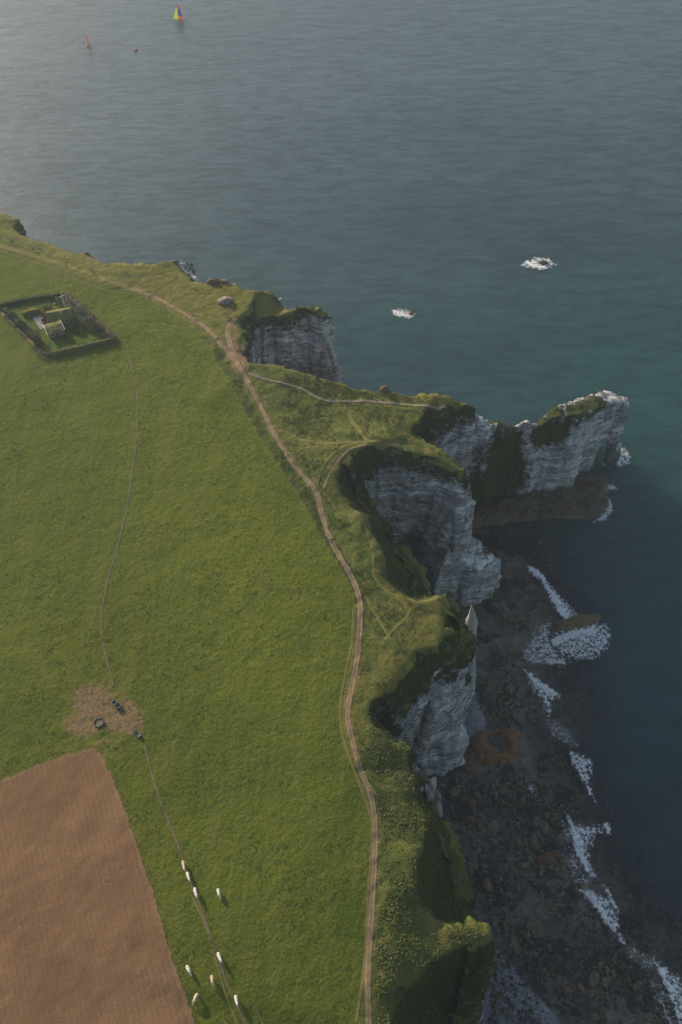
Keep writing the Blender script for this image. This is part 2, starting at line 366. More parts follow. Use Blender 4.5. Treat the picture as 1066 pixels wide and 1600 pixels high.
# ------------------------------------------------------------------ the coast in plan
# brink of the cliff (where the vegetated top breaks off), pixel u, v and the height of the brink there
BRINK_PX = [(-40,346,76),(0,334,75),(12,338,71),(20,348,62),(26,358,62),(32,367,73),(55,375,75),(68,377,70),(74,376,66),(84,384,72),(105,392,75),
 (125,396,75),(137,391,75),(150,405,72),(165,412,75),(200,415,75),(235,413,75),(262,407,74),(272,405,72),(298,406,54),(301,432,50),(303,441,70),
 (320,441,74),(345,441,74),(375,450,74),(403,453,74),(412,454,73),(428,466,64),(432,476,62),(444,481,66),(453,485,69),(461,477,71),(481,476,71),(503,482,70),
 (516,494,62),(514,500,60),(503,490,68),(480,484,69),(464,487,69),(450,494,68.5),(428,494,69.5),(414,496,69.5),(400,500,69.5),(385,508,69),(391,520,70),(379,537,73),(380,555,74),(389,566,75),
 (420,569,74),(450,576,73),(480,583,72),(510,592,71),(540,602,70),(560,609,69),(590,611,68),(602,606,69),(615,612,68),(650,620,66),(680,616,66),(700,621,64),
 (720,628,62),(735,631,61),(744,637,58),(744,645,57),(722,652,57),(702,660,57),(688,668,57),(672,672,58),(655,676,62),(650,681,65),
 (664,692,66),(688,704,65),(706,721,63),(725,736,61),(739,750,59),(739,758,57),(724,751,59.5),(706,742,61),(692,736,62),(680,728,64),(660,726,64),(640,721,65),(612,713,66),
 (594,715,65),(582,724,63),(574,737,61),(556,741,61),(562,757,58),(571,776,54),(579,798,50),(587,810,50),(600,812,50),(614,824,48),(619,838,46),(612,843,46),
 (620,850,45),(629,846,47),(635,857,46),(638,869,45),(647,885,45),(656,902,46),(666,913,46),(667,925,46),(666,936,52),(676,936,62),(684,930,69),(692,929,69),
 (704,938,66),(716,955,60),(722,970,55),(733,985,50),(738,1012,46),(727,1036,50),(710,1040,53),(684,1042,60),(675,1053,60),(650,1068,60),(634,1082,61),(626,1100,62),
 (614,1104,67),(606,1097,70.5),(594,1106,70),(589,1118,67),(596,1131,67),(606,1141,67),(615,1157,68),(629,1164,69),(642,1169,68),(650,1178,62),(643,1187,63),
 (647,1204,64),(656,1211,66),(671,1213,62),(661,1223,63),(659,1236,61),(664,1250,60),(680,1247,55),(685,1262,54),(686,1276,54),(697,1287,54),(710,1312,54),(716,1329,53),
 (727,1334,52),(727,1352,52),(738,1390,50),(742,1404,49),(740,1430,46),(744,1443,60),(763,1457,66),(766,1480,58),(765,1494,44),(760,1513,34),(750,1536,22),(741,1558,12),(743,1578,8),(732,1598,6),(722,1625,5)]
BRINK = W(BRINK_PX)
BRINK = [(-420, 405, 76), (-260, 352, 76)] + BRINK + [(44, 16, 8), (52, -30, 20), (60, -180, 40), (-420, -180, 76)]
BZ = [p[2] for p in BRINK]
# creases inside the brink: crests from which the hollows fall away
CREST = [
 [(370,500,74),(387,489,74),(414,485,73),(427,487,72),(450,485,71),(462,480,71.5),(481,479,71.5),(501,485,70.5)],
 [(370,500,74),(372,512,74.5),(384,520,74),(374,538,75),(376,556,75),(387,568,75.5)],
 [(272,408,73),(284,424,73),(300,443,74)],
 [(742,640,59),(722,641,61),(702,643,63),(688,647,64),(662,656,66),(644,670,68),(640,678,68)],
 [(640,678,68),(620,682,70),(590,684,71)],
 [(738,752,59.5),(720,737,63),(700,725,65),(680,716,67),(655,711,68),(625,703,69),(600,697,70),(578,697,71),(552,706,72),(533,725,72.5),(527,748,72.5),(532,770,72.5),(544,790,72.5),(556,798,72),(577,806,70),(590,809,60),(602,811,52)],
 [(578,808,69.5),(584,835,71),(593,850,71.5),(600,865,71.5),(600,905,71.5),(612,925,71.5),(633,933,71.5),(652,940,71),(672,937,70),(684,931,69.5)],
 [(600,858,70),(612,866,62),(622,876,54)],
 [(692,931,69.5),(697,950,68.5),(697,962,68),(694,988,69),(687,1016,70),(671,1016,71),(651,1019,72),(638,1037,72.5),(625,1057,73),(602,1077,73.5),(598,1090,73.5),(583,1097,74),(577,1115,74),(585,1133,73.5),(598,1143,73),(608,1159,72.5),(625,1164,72),(634,1172,71.5),(636,1200,70),(644,1209,69),(652,1212,68),(651,1228,69),(655,1253,68),(665,1263,68),(667,1295,70),(664,1325,71),(652,1341,72),(648,1365,72),(651,1384,72),(658,1413,69),(677,1433,68),(703,1443,68.5),(735,1448,67.5),(760,1457,66.2)],
 [(761,1466,65.5),(727,1482,67),(697,1505,67),(674,1518,68),(667,1541,68),(638,1558,67),(608,1565,71),(602,1600,72),(600,1650,72)],
 [(690,1300,58),(700,1350,56),(706,1400,54),(715,1430,52)],
]
SPOT = [(100,500,76.5),(50,700,76.5),(200,900,76),(400,800,75.5),(300,650,76),(450,1000,75.5),(200,1300,75.5),(50,1500,75.5),(450,1400,75),(500,900,75.2),(550,1200,74.5),
 (420,640,74),(480,650,70),(540,660,69),(600,655,68.5),(470,700,74),(530,700,72.5),(620,640,68),(670,636,67),(700,633,65.5),(725,634,63),(640,1000,72.5),(600,1000,73.5),(640,960,71),
 (620,1250,72.5),(620,1400,72.5),(620,1500,72),(570,1600,73.5),(560,800,73),(555,870,72.8),(690,1540,42),(715,1520,38),(700,1575,12),(735,1530,9),(680,1580,20),(716,1500,56),(730,1465,67.5)]
_pts = []; _ed = []
def _addline(pts3, closed=False):
    ids = []
    for p in pts3:
        ids.append(len(_pts)); _pts.append(p)
    for a, b in zip(ids, ids[1:]+([ids[0]] if closed else [])): _ed.append((a, b))
_addline(BRINK, True)
for cr in CREST: _addline(W(cr))
for p in W(SPOT)+[(-300, 200, 77), (-300, 0, 77), (-150, 50, 76), (-50, -80, 75), (10, -60, 73), (-120, 180, 76.5), (-330, 330, 77)]: _pts.append(p)
vo, eo, fo, vi, ei, fi = delaunay_2d_cdt([Vector(p[:2]) for p in _pts], _ed, [], 0, 1e-4)
_vz = []
for k, v in enumerate(vo):
    src = vi[k]
    if src: _vz.append(_pts[src[0]][2])
    else: _vz.append(float(seg_dist(np.array([v.x]), np.array([v.y]), BRINK, True, BZ)[1][0]))
DX = .5
GX0, GX1, GY0, GY1 = -300., 130., -60., 400.
nx = int((GX1-GX0)/DX)+1; ny = int((GY1-GY0)/DX)+1
gx = GX0+DX*np.arange(nx); gy = GY0+DX*np.arange(ny)
GX, GY = np.meshgrid(gx, gy, indexing='ij')
HT = np.full((nx, ny), 75.)
for f in fo:
    a, b, c = [vo[i] for i in f]; za, zb, zc = [_vz[i] for i in f]
    i0 = max(0, int((min(a.x, b.x, c.x)-GX0)/DX)); i1 = min(nx, int((max(a.x, b.x, c.x)-GX0)/DX)+2)
    j0 = max(0, int((min(a.y, b.y, c.y)-GY0)/DX)); j1 = min(ny, int((max(a.y, b.y, c.y)-GY0)/DX)+2)
    if i0 >= i1 or j0 >= j1: continue
    den = (b.y-c.y)*(a.x-c.x)+(c.x-b.x)*(a.y-c.y)
    if abs(den) < 1e-9: continue
    X = GX[i0:i1, j0:j1]; Y = GY[i0:i1, j0:j1]
    l1 = ((b.y-c.y)*(X-c.x)+(c.x-b.x)*(Y-c.y))/den; l2 = ((c.y-a.y)*(X-c.x)+(a.x-c.x)*(Y-c.y))/den; l3 = 1-l1-l2
    ok = (l1 > -1e-3) & (l2 > -1e-3) & (l3 > -1e-3)
    HT[i0:i1, j0:j1][ok] = (l1*za+l2*zb+l3*zc)[ok]
def near_dist(pts, X, Y, vals=None, closed=True, reach=28, step=6):
    """signed distance on the grid, exact near the line and coarse far from it"""
    return sdist(X, Y, pts, vals) if closed else seg_dist(X, Y, pts, False, vals)
SR, BZG = sdist(GX, GY, BRINK, BZ)
HT = np.where(SR > 0, HT, BZG)
def blur(A, n):
    for _ in range(n):
        P = np.pad(A, 1, mode='edge')
        A = (P[1:-1, 1:-1]*4+P[:-2, 1:-1]*2+P[2:, 1:-1]*2+P[1:-1, :-2]*2+P[1:-1, 2:]*2+P[:-2, :-2]+P[2:, 2:]+P[:-2, 2:]+P[2:, :-2])/16
    return A
HB = blur(HT, 10); HT = blur(HT, 2)
far_in = sstep(6, 16, SR); HT = HT*(1-far_in)+HB*far_in
# ploughed field and pasture limits, used for the ground relief
FIELD = W([(-60,1243),(0,1222),(35,1206),(70,1191),(110,1178),(150,1167),(158,1176),(172,1206),(200,1277),(230,1365),(262,1470),(285,1540),(305,1600),(325,1665),(-300,1700)], 75.4)
PASTURE = W([(-300,366),(0,376),(55,398),(100,418),(150,440),(176,453),(193,452),(240,473),(300,512),(330,552),(352,592),(395,668),(432,726),(470,782),(505,845),(547,915),(554,950),(552,1000),(540,1060),(533,1110),(540,1160),(562,1220),(576,1262),(583,1300),(575,1400),(570,1500),(556,1600),(550,1680)], 75)+[(0, -60, 75), (-400, -60, 75), (-400, 330, 75)]
SP, _ = sdist(GX, GY, PASTURE)
rough_w = sstep(.3, -1.5, SP)
relief = .28*fbm(GX*.045, GY*.045, s=3)+.16*fbm(GX*.28, GY*.28, oct=3, s=5)+rough_w*(.38*fbm(GX*.35, GY*.35, oct=3, s=8)+.16*fbm(GX*.95, GY*.95, oct=2, s=9))
step_rims = .25*fbm(GX*.12, GY*.12, s=15)
HT = HT + (relief+step_rims)*np.clip(.35+SR/6, .2, 1)
def ground(x, y):
    i = (x-GX0)/DX; j = (y-GY0)/DX
    i0 = np.clip(np.floor(i).astype(int), 0, nx-2); j0 = np.clip(np.floor(j).astype(int), 0, ny-2); a = i-i0; b = j-j0
    return (HT[i0, j0]*(1-a)+HT[i0+1, j0]*a)*(1-b)+(HT[i0, j0+1]*(1-a)+HT[i0+1, j0+1]*a)*b
def G(u, v, z0=75.0):
    z = z0
    for _ in range(6):
        p = at(u, v, z); z = .5*z+.5*float(ground(np.float64(p[0]), np.float64(p[1])))
    p = at(u, v, z); return Vector((p[0], p[1], float(ground(np.float64(p[0]), np.float64(p[1])))))

# ------------------------------------------------------------------ the cliffs as one solid
# spreading feet (pixels at sea level)
FEET = [W([(655,900),(664,925),(672,936),(700,946),(722,949),(745,947),(765,944),(784,930),(787,900),(770,880),(740,840),(700,820),(660,830)], 0),
        W([(726,799),(765,791),(785,772),(801,762),(800,700),(770,690),(730,700),(700,740),(700,790)], 0),
        W([(640,1195),(655,1208),(690,1206),(712,1196),(722,1172),(735,1080),(700,1060),(650,1120)], 0),
        W([(735,1500),(757,1530),(745,1560),(735,1600),(650,1600),(640,1500)], 0)]
SF = SR+2.2
for P_ in [W([(470,640),(555,655),(570,680),(540,700),(470,700)], 0), W([(640,870),(664,925),(672,936),(700,942),(722,938),(732,915),(728,870),(715,820),(660,830)], 0)]+FEET[1:]: SF = np.maximum(SF, sdist(GX, GY, P_)[0])
# the ridge that runs out to the arch
RIDGE_PX = [(742,646,54),(757,660,48),(775,664,45),(795,669,42),(806,668,41),(816,661,43),(824,657,45),(832,663,43),(845,664,42),(858,651,44),(872,643,46),(890,640,46),(905,640,45),(918,637,45),(930,628,43),(945,621,40),(962,619,37),(972,622,35)]
RIDGE = W(RIDGE_PX); RW = [1.6,1.2,1,.9,.9,1,1,1,1.2,2.0,2.8,3.2,3.2,3.2,3.0,2.8,2.4,1.8]
def ridge_field():
    d, hz = seg_dist(GX, GY, RIDGE, False, [p[2] for p in RIDGE]); _, wd = seg_dist(GX, GY, RIDGE, False, RW)
    return wd-d, hz
RS, RH = ridge_field()
RFEET = [W([(742,690),(728,799),(765,791),(790,769),(801,762),(825,767),(843,765),(850,752),(858,748),(892,741),(896,726),(921,717),(925,702),(944,728),(962,732),(971,715),(970,700),(935,690),(880,690),(820,700),(780,690)], 0)]
RF = RS+2.2
for P_ in RFEET: RF = np.maximum(RF, sdist(GX, GY, P_)[0])
# the lower bastion in front of the third headland
BAST = [at(*p) for p in [(700,850,30),(715,838,31),(729,836,30),(745,842,27),(752,858,24),(766,866,22),(783,873,20),(785,884,19),(778,897,19),(762,890,21),(745,880,24),(715,880,27),(690,880,29)]]
BS, BH = sdist(GX, GY, BAST, [p[2] for p in BAST])
BF = np.maximum(BS+2.5, sdist(GX, GY, FEET[0])[0])
RH = blur(RH, 2)+1.5*fbm(GX*.30, GY*.30, s=40); BH = blur(BH, 6)+1.2*fbm(GX*.2, GY*.2, s=41)
NEEDLE = at(728, 992, 40); NTOP = 50.0
NB = W([(726,985,44),(730,962,56)])
# arch tunnel
TA = Vector(at(934, 727, 0)); TD = Vector((.32, 1, 0)).normalized()
Z0, DZ = -3.0, .5
nz = int((84-Z0)/DZ)+1; gz = Z0+DZ*np.arange(nz)
def density(i0, i1, j0, j1):
    sl = (slice(i0, i1), slice(j0, j1))
    X = GX[sl][:, :, None]; Y = GY[sl][:, :, None]; Z = gz[None, None, :]
    H = HT[sl][:, :, None]; sr = SR[sl][:, :, None]; sf = SF[sl][:, :, None]
    q = np.clip(Z/np.maximum(H, 1), 0, 1)
    p = q**1.15
    f = np.minimum((1-p)*sf+p*sr+.02, (H-Z)*.9)
    if RS[sl].max() > -40 and X.min() < 140 and X.max() > 30:
        H = RH[sl][:, :, None]; q = np.clip(Z/np.maximum(H, 1), 0, 1)
        g = (1-q)*RF[sl][:, :, None]+q*RS[sl][:, :, None]
        g = np.minimum(g, (H-Z)*.8)
        # arch opening
        lx = (X-TA.x)*TD.y-(Y-TA.y)*TD.x; ly = (X-TA.x)*TD.x+(Y-TA.y)*TD.y
        hole = 1-np.sqrt(((lx+.13*np.maximum(Z, 0)-.2)/3.3)**2+(np.maximum(Z, 0)/15.5)**2)
        g = np.where(np.abs(ly) < 40, np.minimum(g, -hole*3.4), g)
        f = np.maximum(f, g)
    if BS[sl].max() > -20:
        H = BH[sl][:, :, None]; q = np.clip(Z/np.maximum(H, 1), 0, 1)
        f = np.maximum(f, np.minimum((1-q)*BF[sl][:, :, None]+q*BS[sl][:, :, None], (H-Z)*.8))
    return f.astype(np.float32)
def surface_nets():
    T = 64; VK = []; VP = []; QK = []
    K = lambda a, b, c: (a.astype(np.int64)*4096+b)*4096+c
    for ti in range(1, nx-2, T):
        for tj in range(1, ny-2, T):
            e0, e1 = ti, min(ti+T, nx-2); h0, h1 = tj, min(tj+T, ny-2)
            s_ = (slice(e0, e1), slice(h0, h1)); sr = SR[s_]; sf = np.maximum(np.maximum(SF[s_], RF[s_]), BF[s_])
            if not ((sr < 6.5) & (sf > -2)).any(): continue
            i0, j0 = e0-1, h0-1
            D = density(i0, e1+1, j0, h1+1); S = D > 0
            A, B, Cc = D.shape
            cnt = sum(S[a:A-1+a, b:B-1+b, c:Cc-1+c].astype(np.int8) for a in (0, 1) for b in (0, 1) for c in (0, 1))
            I, J, K_ = np.nonzero((cnt > 0) & (cnt < 8))
            if not len(I): continue
            vals = {(a, b, c): D[I+a, J+b, K_+c] for a in (0, 1) for b in (0, 1) for c in (0, 1)}
            acc = np.zeros((len(I), 3)); n = np.zeros(len(I))
            for ax in range(3):
                o = [x for x in range(3) if x != ax]
                for p in (0, 1):
                    for q in (0, 1):
                        c0 = [0, 0, 0]; c0[o[0]] = p; c0[o[1]] = q; c1 = list(c0); c1[ax] = 1
                        va = vals[tuple(c0)]; vb = vals[tuple(c1)]; m = (va > 0) != (vb > 0)
                        t = np.where(m, va/np.where(m, va-vb, 1), 0)
                        for k in range(3): acc[:, k] += np.where(m, c0[k]+(t if k == ax else 0), 0)
                        n += m
            acc /= n[:, None]
            P = np.stack([GX0+DX*(I+i0+acc[:, 0]), GY0+DX*(J+j0+acc[:, 1]), Z0+DZ*(K_+acc[:, 2])], 1)
            VK.append(K(I+i0, J+j0, K_)); VP.append(P)
            for ax in range(3):
                sh = [slice(1, A-1), slice(1, B-1), slice(1, Cc-1)]; s2 = list(sh); s2[ax] = slice(2, [A, B, Cc][ax])
                s0 = S[tuple(sh)]; s1 = S[tuple(s2)]
                for flip in (0, 1):
                    a, b, c = np.nonzero((s0 & ~s1) if not flip else (~s0 & s1))
                    a = a+1+i0; b = b+1+j0; c = c+1
                    if ax == 0: q = [K(a, b-1, c-1), K(a, b, c-1), K(a, b, c), K(a, b-1, c)]
                    elif ax == 1: q = [K(a-1, b, c-1), K(a-1, b, c), K(a, b, c), K(a, b, c-1)]
                    else: q = [K(a-1, b-1, c), K(a, b-1, c), K(a, b, c), K(a-1, b, c)]
                    if flip: q = q[::-1]
                    QK.append(np.stack(q, 1))
    VK = np.concatenate(VK); VP = np.concatenate(VP); QK = np.concatenate(QK)
    uk, first = np.unique(VK, return_index=True); V = VP[first]
    idx = np.searchsorted(uk, QK); idx = np.clip(idx, 0, len(uk)-1); ok = (uk[idx] == QK).all(1)
    return V, idx[ok]
def samp(A, x, y):
    i = np.clip((x-GX0)/DX, 0, nx-1.001); j = np.clip((y-GY0)/DX, 0, ny-1.001); i0 = i.astype(int); j0 = j.astype(int); a = i-i0; b = j-j0
    return (A[i0, j0]*(1-a)+A[i0+1, j0]*a)*(1-b)+(A[i0, j0+1]*(1-a)+A[i0+1, j0+1]*a)*b
V, F = surface_nets()
fsr = samp(SR, V[F].mean(1)[:, 0], V[F].mean(1)[:, 1])
F = F[fsr < 6.6]
used = np.zeros(len(V), bool); used[F.ravel()] = True; rm = np.cumsum(used)-1; V = V[used]; F = rm[F]
def vnormals(V, F):
    a = V[F[:, 2]]-V[F[:, 0]]; b = V[F[:, 3]]-V[F[:, 1]]; n = np.cross(a, b); N = np.zeros_like(V)
    for k in range(4): np.add.at(N, F[:, k], n)
    return N/np.maximum(np.linalg.norm(N, axis=1, keepdims=True), 1e-9)
def relax(V, F, n):
    for _ in range(n):
        S_ = np.zeros_like(V); c = np.zeros(len(V))
        for k in range(4):
            for o in (1, 3): np.add.at(S_, F[:, k], V[F[:, (k+o) % 4]]); np.add.at(c, F[:, k], 1)
        V = V*.4+.6*S_/c[:, None]
    return V
V0 = V.copy()
V = relax(V, F, 2)
N = vnormals(V, F)
if N[:, 2].mean() < 0: F = F[:, ::-1]; N = -N
sr_v = samp(SR, V[:, 0], V[:, 1])
steep = sstep(.75, .35, N[:, 2])
x, y, z = V.T
wz = z+.9*noise(x*.03, y*.03, s=50)
# vertical ribs and gullies, bedding ledges, rough breakage
rib = noise(x*.10, y*.10, z*.018, 60)*2.3+noise(x*.26, y*.26, z*.03, 61)*.9
bed = np.abs(noise(x*.03, y*.03, wz*.30, 62))*1.3+noise(x*.06, y*.06, wz*1.15, 63)*.35
brk = fbm(x*.45, y*.45, z*.3, 3, 64)*1.3
chunk = np.round(noise(x*.16, y*.16, z*.07, 66)*3)/3*1.1
gul = -np.maximum(0, .32-np.abs(noise(x*.21, y*.21, z*.02, 68)))*4.2-np.maximum(0, .2-np.abs(noise(x*.5, y*.5, z*.06, 69)))*1.6
disp = steep*(rib+1.2-bed+brk+chunk+gul)
hn = N.copy(); hn[:, 2] *= .15; hn /= np.maximum(np.linalg.norm(hn, axis=1, keepdims=True), 1e-6)
V = V+hn*disp[:, None]*np.clip(sstep(-1, 3, z), .3, 1)[:, None]
V[:, 2] += (1-steep)*sstep(4, 1, sr_v)*.25*fbm(x*.5, y*.5, s=70)
N = vnormals(V, F)

# masks carried by the ground
def blob(x, y, z, u, v, zz, r, rz=None):
    p = at(u, v, zz); rz = rz or r
    return np.exp(-(((x-p[0])**2+(y-p[1])**2)/r**2+(z-p[2])**2/rz**2))
MUD = W([(100,1120),(120,1075),(175,1072),(215,1095),(230,1120),(230,1140),(210,1158),(175,1160),(165,1172),(140,1160),(110,1150)], 75.6)
PATHS_PX = {
 'main': [(-60,372),(0,385),(60,402),(110,418),(170,439),(205,451),(240,464),(272,481),(300,497),(330,520),(352,545),(372,570),(388,598),(405,630),(422,665),(440,697),(468,737),(494,768),(502,800),(512,832),(530,868),(552,908),(562,940),(562,980),(558,1030),(548,1080),(543,1115),(549,1150),(563,1200),(579,1240),(586,1290),(585,1350),(580,1430),(575,1510),(576,1600),(578,1680)],
}
def attrs_for(x, y, z, nz_, sr):
    a = {}
    sp, _ = sdist(x, y, PASTURE)
    a['rough'] = np.clip(-sp-.5, -3, 3)
    inland = sstep(9, 1.0, sr)
    up = sstep(.70, .93, nz_)
    mainp, _ = seg_dist(x, y, W(PATHS_PX['main'], 75)); 
    far = sstep(225, 275, y)
    tb = np.zeros_like(x)
    for (u, v, r, k) in [(640,950,10,.9),(660,1000,9,.8),(610,1050,8,.9),(575,1060,7,.7),(560,1130,5,.6),(680,950,6,.9),(560,770,4,.7),(590,900,6,.6),(720,1452,9,1.0),(350,470,25,.5),(715,634,7,.8),(620,640,10,.3),(280,430,20,.6),(140,425,16,.5)]:
        p = at(u, v, 72); tb = np.maximum(tb, k*np.exp(-((x-p[0])**2+(y-p[1])**2)/r**2))
    crest_light = np.zeros_like(x)
    for cr in CREST[3:]: crest_light = np.maximum(crest_light, sstep(2.6, .3, seg_dist(x, y, W(cr))[0]))  # crest lighting painted as a bright rim in the turf colour
    tb = np.maximum(tb, .75*crest_light)
    wm = np.zeros_like(x)
    for (u, v, r_, k) in [(380,830,34,1),(430,1000,22,.8),(330,700,30,.8),(240,640,30,.5),(480,900,16,.8),(60,900,25,.4),(100,1000,18,.3)]:
        p = at(u, v, 75.5); wm = np.maximum(wm, k*np.exp(-((x-p[0])**2+(y-p[1])**2)/r_**2))
    a['warm'] = wm
    a['turf'] = np.clip(np.maximum(tb, .55*inland*sstep(3, -1, sp))*up+.45*sstep(3.5, 1, mainp)*up+.30*far*sstep(2, -2, sp), 0, 1)
    md, _ = sdist(x, y, MUD)
    dd = np.zeros_like(x)
    for (u, v, r, k) in [(363,512,2.5,1.3),(373,562,4.2,1.5),(368,546,3.2,1.4),(380,580,3,1.3),(360,532,2.4,1.1),(730,633,2.5,1.2),(690,628,2.5,.7),(700,632,3,.6),(497,770,2.5,.8),(135,391,4,.7),(335,440,3,.8)]:
        p = at(u, v, 74); dd = np.maximum(dd, k*np.exp(-((x-p[0])**2+(y-p[1])**2)/r**2))
    a['mud'] = np.clip(np.maximum(np.clip(.50+md*.10+.5*fbm(x*.16, y*.16, s=120), 0, .95)*sstep(-4, 0, md), dd), 0, 1.3)
    bandm = sstep(.2, -.8, sp)*sstep(-5.5, -3.5, sp)*sstep(95, 125, y)*sstep(275, 235, y)
    a['dark'] = np.clip(np.maximum(sstep(.82, .58, nz_), .52*bandm), 0, 1)  # steep ground darkened for its shade, plus the darker growth beside the pasture
    return a
va = attrs_for(V[:, 0], V[:, 1], V[:, 2], N[:, 2], sr_v)
x, y, z = V.T
hb = samp(HT, x, y)
main = sstep(-.9, .5, sr_v)                                     # on the vegetated side of the brink
onridge = samp(RS, x, y) > -14
veg = main
# hollows with hanging vegetation on the chalk
VB = [(405,500,60,7,7,1.1),(425,505,58,7,6,1.0),(480,500,60,8,3,.7),(510,530,35,5,10,.55),(522,570,15,6,7,.7),(470,545,30,6,4,.4),(530,555,25,5,6,.6),
 (690,655,55,7,5,1.0),(665,672,54,6,6,1.1),(715,700,25,7,8,.6),(700,690,35,5,4,.5),
 (770,700,26,10,18,1.8),(755,720,18,10,16,1.8),(792,715,18,8,14,1.8),(745,770,6,10,10,1.7),(770,740,12,12,12,1.8),(760,760,8,10,9,1.8),(785,745,8,7,8,1.4),(775,690,28,6,8,1.3),
 (845,672,36,6,9,1.25),(862,668,36,7,8,1.25),(870,690,24,6,8,1.0),(885,650,42,6,4,1.0),(855,700,20,5,5,.8),(838,700,20,3,10,1.0),(940,626,43,6,3,.9),(905,641,46,6,2.5,1.0),(922,636,44,5,2.5,1.0),(868,646,45,4,2.5,.9),(910,668,32,3,3,.8),(835,730,10,2.5,5,.8),
 (705,735,58,6,4,.9),(730,752,54,5,5,.9),(600,716,58,5,3,.8),(625,760,40,3,4,.7),(650,745,48,3,3,.6),
 (755,870,18,4,8,.85),(768,885,12,3,8,.8),(735,890,10,4,6,.7),(700,860,30,5,5,.4),
 (710,1030,52,8,5,1.2),(730,1015,44,5,6,1.2),(680,1040,56,6,4,1.1),(640,1070,61,4,3,1.1),(615,1095,64,4,5,1.1),(728,1060,34,2.2,4,1.1),(695,1072,44,1.4,3,.8),(600,1125,60,4,6,.9),(612,1145,50,3.5,9,.8),
 (690,1260,40,6,12,.9),(20,350,55,14,30,1.4),(5,345,55,14,30,1.4),(75,382,60,6,20,1.2),(145,400,60,6,20,1.1),(425,472,60,7,20,1.1)]
for (u, v, zz, r, rz, k) in VB: veg = np.maximum(veg, k*blob(x, y, z, u, v, zz, r, rz))
for (u, v, zz, r, rz, k) in [(288,420,62,8,14,1.6),(560,748,50,3,6,1.0),(672,726,60,2.5,4,.6)]: veg = veg-k*blob(x, y, z, u, v, zz, r, rz)
# talus slopes that carry grass all the way down: fifth stretch of coast
p5 = sstep(78, 66, y)*sstep(8, 20, x); veg = np.maximum(veg, p5*.62*sstep(2, 8, z))
va['veg'] = np.clip(veg+.06*sstep(.45, .75, N[:, 2])*(z > 6), 0, 1.6)
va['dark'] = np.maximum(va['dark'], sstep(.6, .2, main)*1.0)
st = np.zeros(len(V))
for (u, v, zz, r, rz, k) in [(600,770,30,9,14,1.0),(610,810,22,10,14,1.0),(640,850,15,12,12,.9),(650,790,30,8,5,.8),(400,545,30,9,18,1.1),(440,565,20,10,14,.7),(500,560,20,10,12,.5),(575,760,40,6,10,.9),(660,900,10,9,8,.8),(610,1140,40,8,22,.8),(735,870,20,4,6,.5),(930,690,14,5,3,.5),(956,712,6,4,8,1.4)]:
    st = np.maximum(st, k*blob(x, y, z, u, v, zz, r, rz))
va['stain'] = st
fc = V[F].mean(1)
is_arch = (fc[:, 0] > 66) & (fc[:, 1] > 205)
def split(name, mask, mat):
    f = F[mask]; u, inv = np.unique(f, return_inverse=True)
    return mesh_np(name, V[u], inv.reshape(f.shape), mat, attrs={k: a[u] for k, a in va.items()})
tag(split('cliff', ~is_arch, M_CLIFF), 'grey white chalk sea cliff with layered faces and grass topped headlands', 'cliff', kind='structure')
tag(split('rock_arch', is_arch, M_CLIFF), 'narrow chalk ridge running out to a pierced natural arch in the sea', 'rock arch', kind='structure')

# ------------------------------------------------------------------ the grass plateau
ok = (SR > 5.9)
cell = ok[:-1, :-1] & ok[1:, :-1] & ok[:-1, 1:] & ok[1:, 1:]
I, J = np.nonzero(cell); idm = -np.ones((nx, ny), int); vm = np.zeros((nx, ny), bool)
for a in (0, 1):
    for b in (0, 1): vm[I+a, J+b] = True
vi_ = np.nonzero(vm); idm[vi_] = np.arange(len(vi_[0]))
PV = np.stack([GX[vi_], GY[vi_], HT[vi_]-.08*sstep(7.2, 6.4, SR[vi_])], 1)
PF = np.stack([idm[I, J], idm[I+1, J], idm[I+1, J+1], idm[I, J+1]], 1)
PN = vnormals(PV, PF)
tag(mesh_np('grassland', PV, PF, M_GRASS, attrs=attrs_for(PV[:, 0], PV[:, 1], PV[:, 2], PN[:, 2], SR[vi_])), 'green clifftop pasture and rough grass sweeping along the coast', 'grassland', kind='structure')
# land beyond the surveyed grid
bm = bmesh.new()
for (a, b, c, d) in [(-2500, -3000, -300, 700), (-300, -3000, 40, -59.5)]:
    bm.faces.new([bm.verts.new(p) for p in ((a, b, 74), (c, b, 74), (c, d if d < 0 else 340, 74), (a, d if d < 0 else 900, 74))])
me = bpy.data.meshes.new('far_field'); bm.to_mesh(me); bm.free(); me.materials.append(M_GRASS)
for n_ in ('rough', 'turf', 'mud', 'dark', 'warm'):
    a_ = me.attributes.new(n_, 'FLOAT', 'POINT'); a_.data.foreach_set('value', np.full(len(me.vertices), -3 if n_ == 'rough' else 0, np.float32))
o = bpy.data.objects.new('field', me); C.objects.link(o); tag(o, 'open green farmland carrying on inland', 'field', kind='structure')

# ------------------------------------------------------------------ ploughed field
fx = np.arange(-210, 10, .5); fy = np.arange(-58, 130, .5); X, Y = np.meshgrid(fx, fy, indexing='ij')
fd, _ = sdist(X, Y, FIELD); okf = fd > -.9
cell = okf[:-1, :-1] & okf[1:, :-1] & okf[:-1, 1:] & okf[1:, 1:]; I, J = np.nonzero(cell)
Zf = ground(X, Y)+.10+.07*np.sin((X*math.cos(R(-20))+Y*math.sin(R(-20)))*2*math.pi/2.4)*0+.05*fbm(X*1.1, Y*1.1, s=81)
idm2 = np.arange(X.size).reshape(X.shape); f_ = np.stack([idm2[I, J], idm2[I+1, J], idm2[I+1, J+1], idm2[I, J+1]], 1); u_, inv = np.unique(f_, return_inverse=True)
tag(mesh_np('ploughed_field', np.stack([X.ravel(), Y.ravel(), Zf.ravel()], 1)[u_], inv.reshape(f_.shape), M_SOIL, attrs={'edge': np.clip(fd, -2, 3).ravel()[u_]}), 'bare brown ploughed field with faint drill rows beside the pasture', 'field', kind='structure')

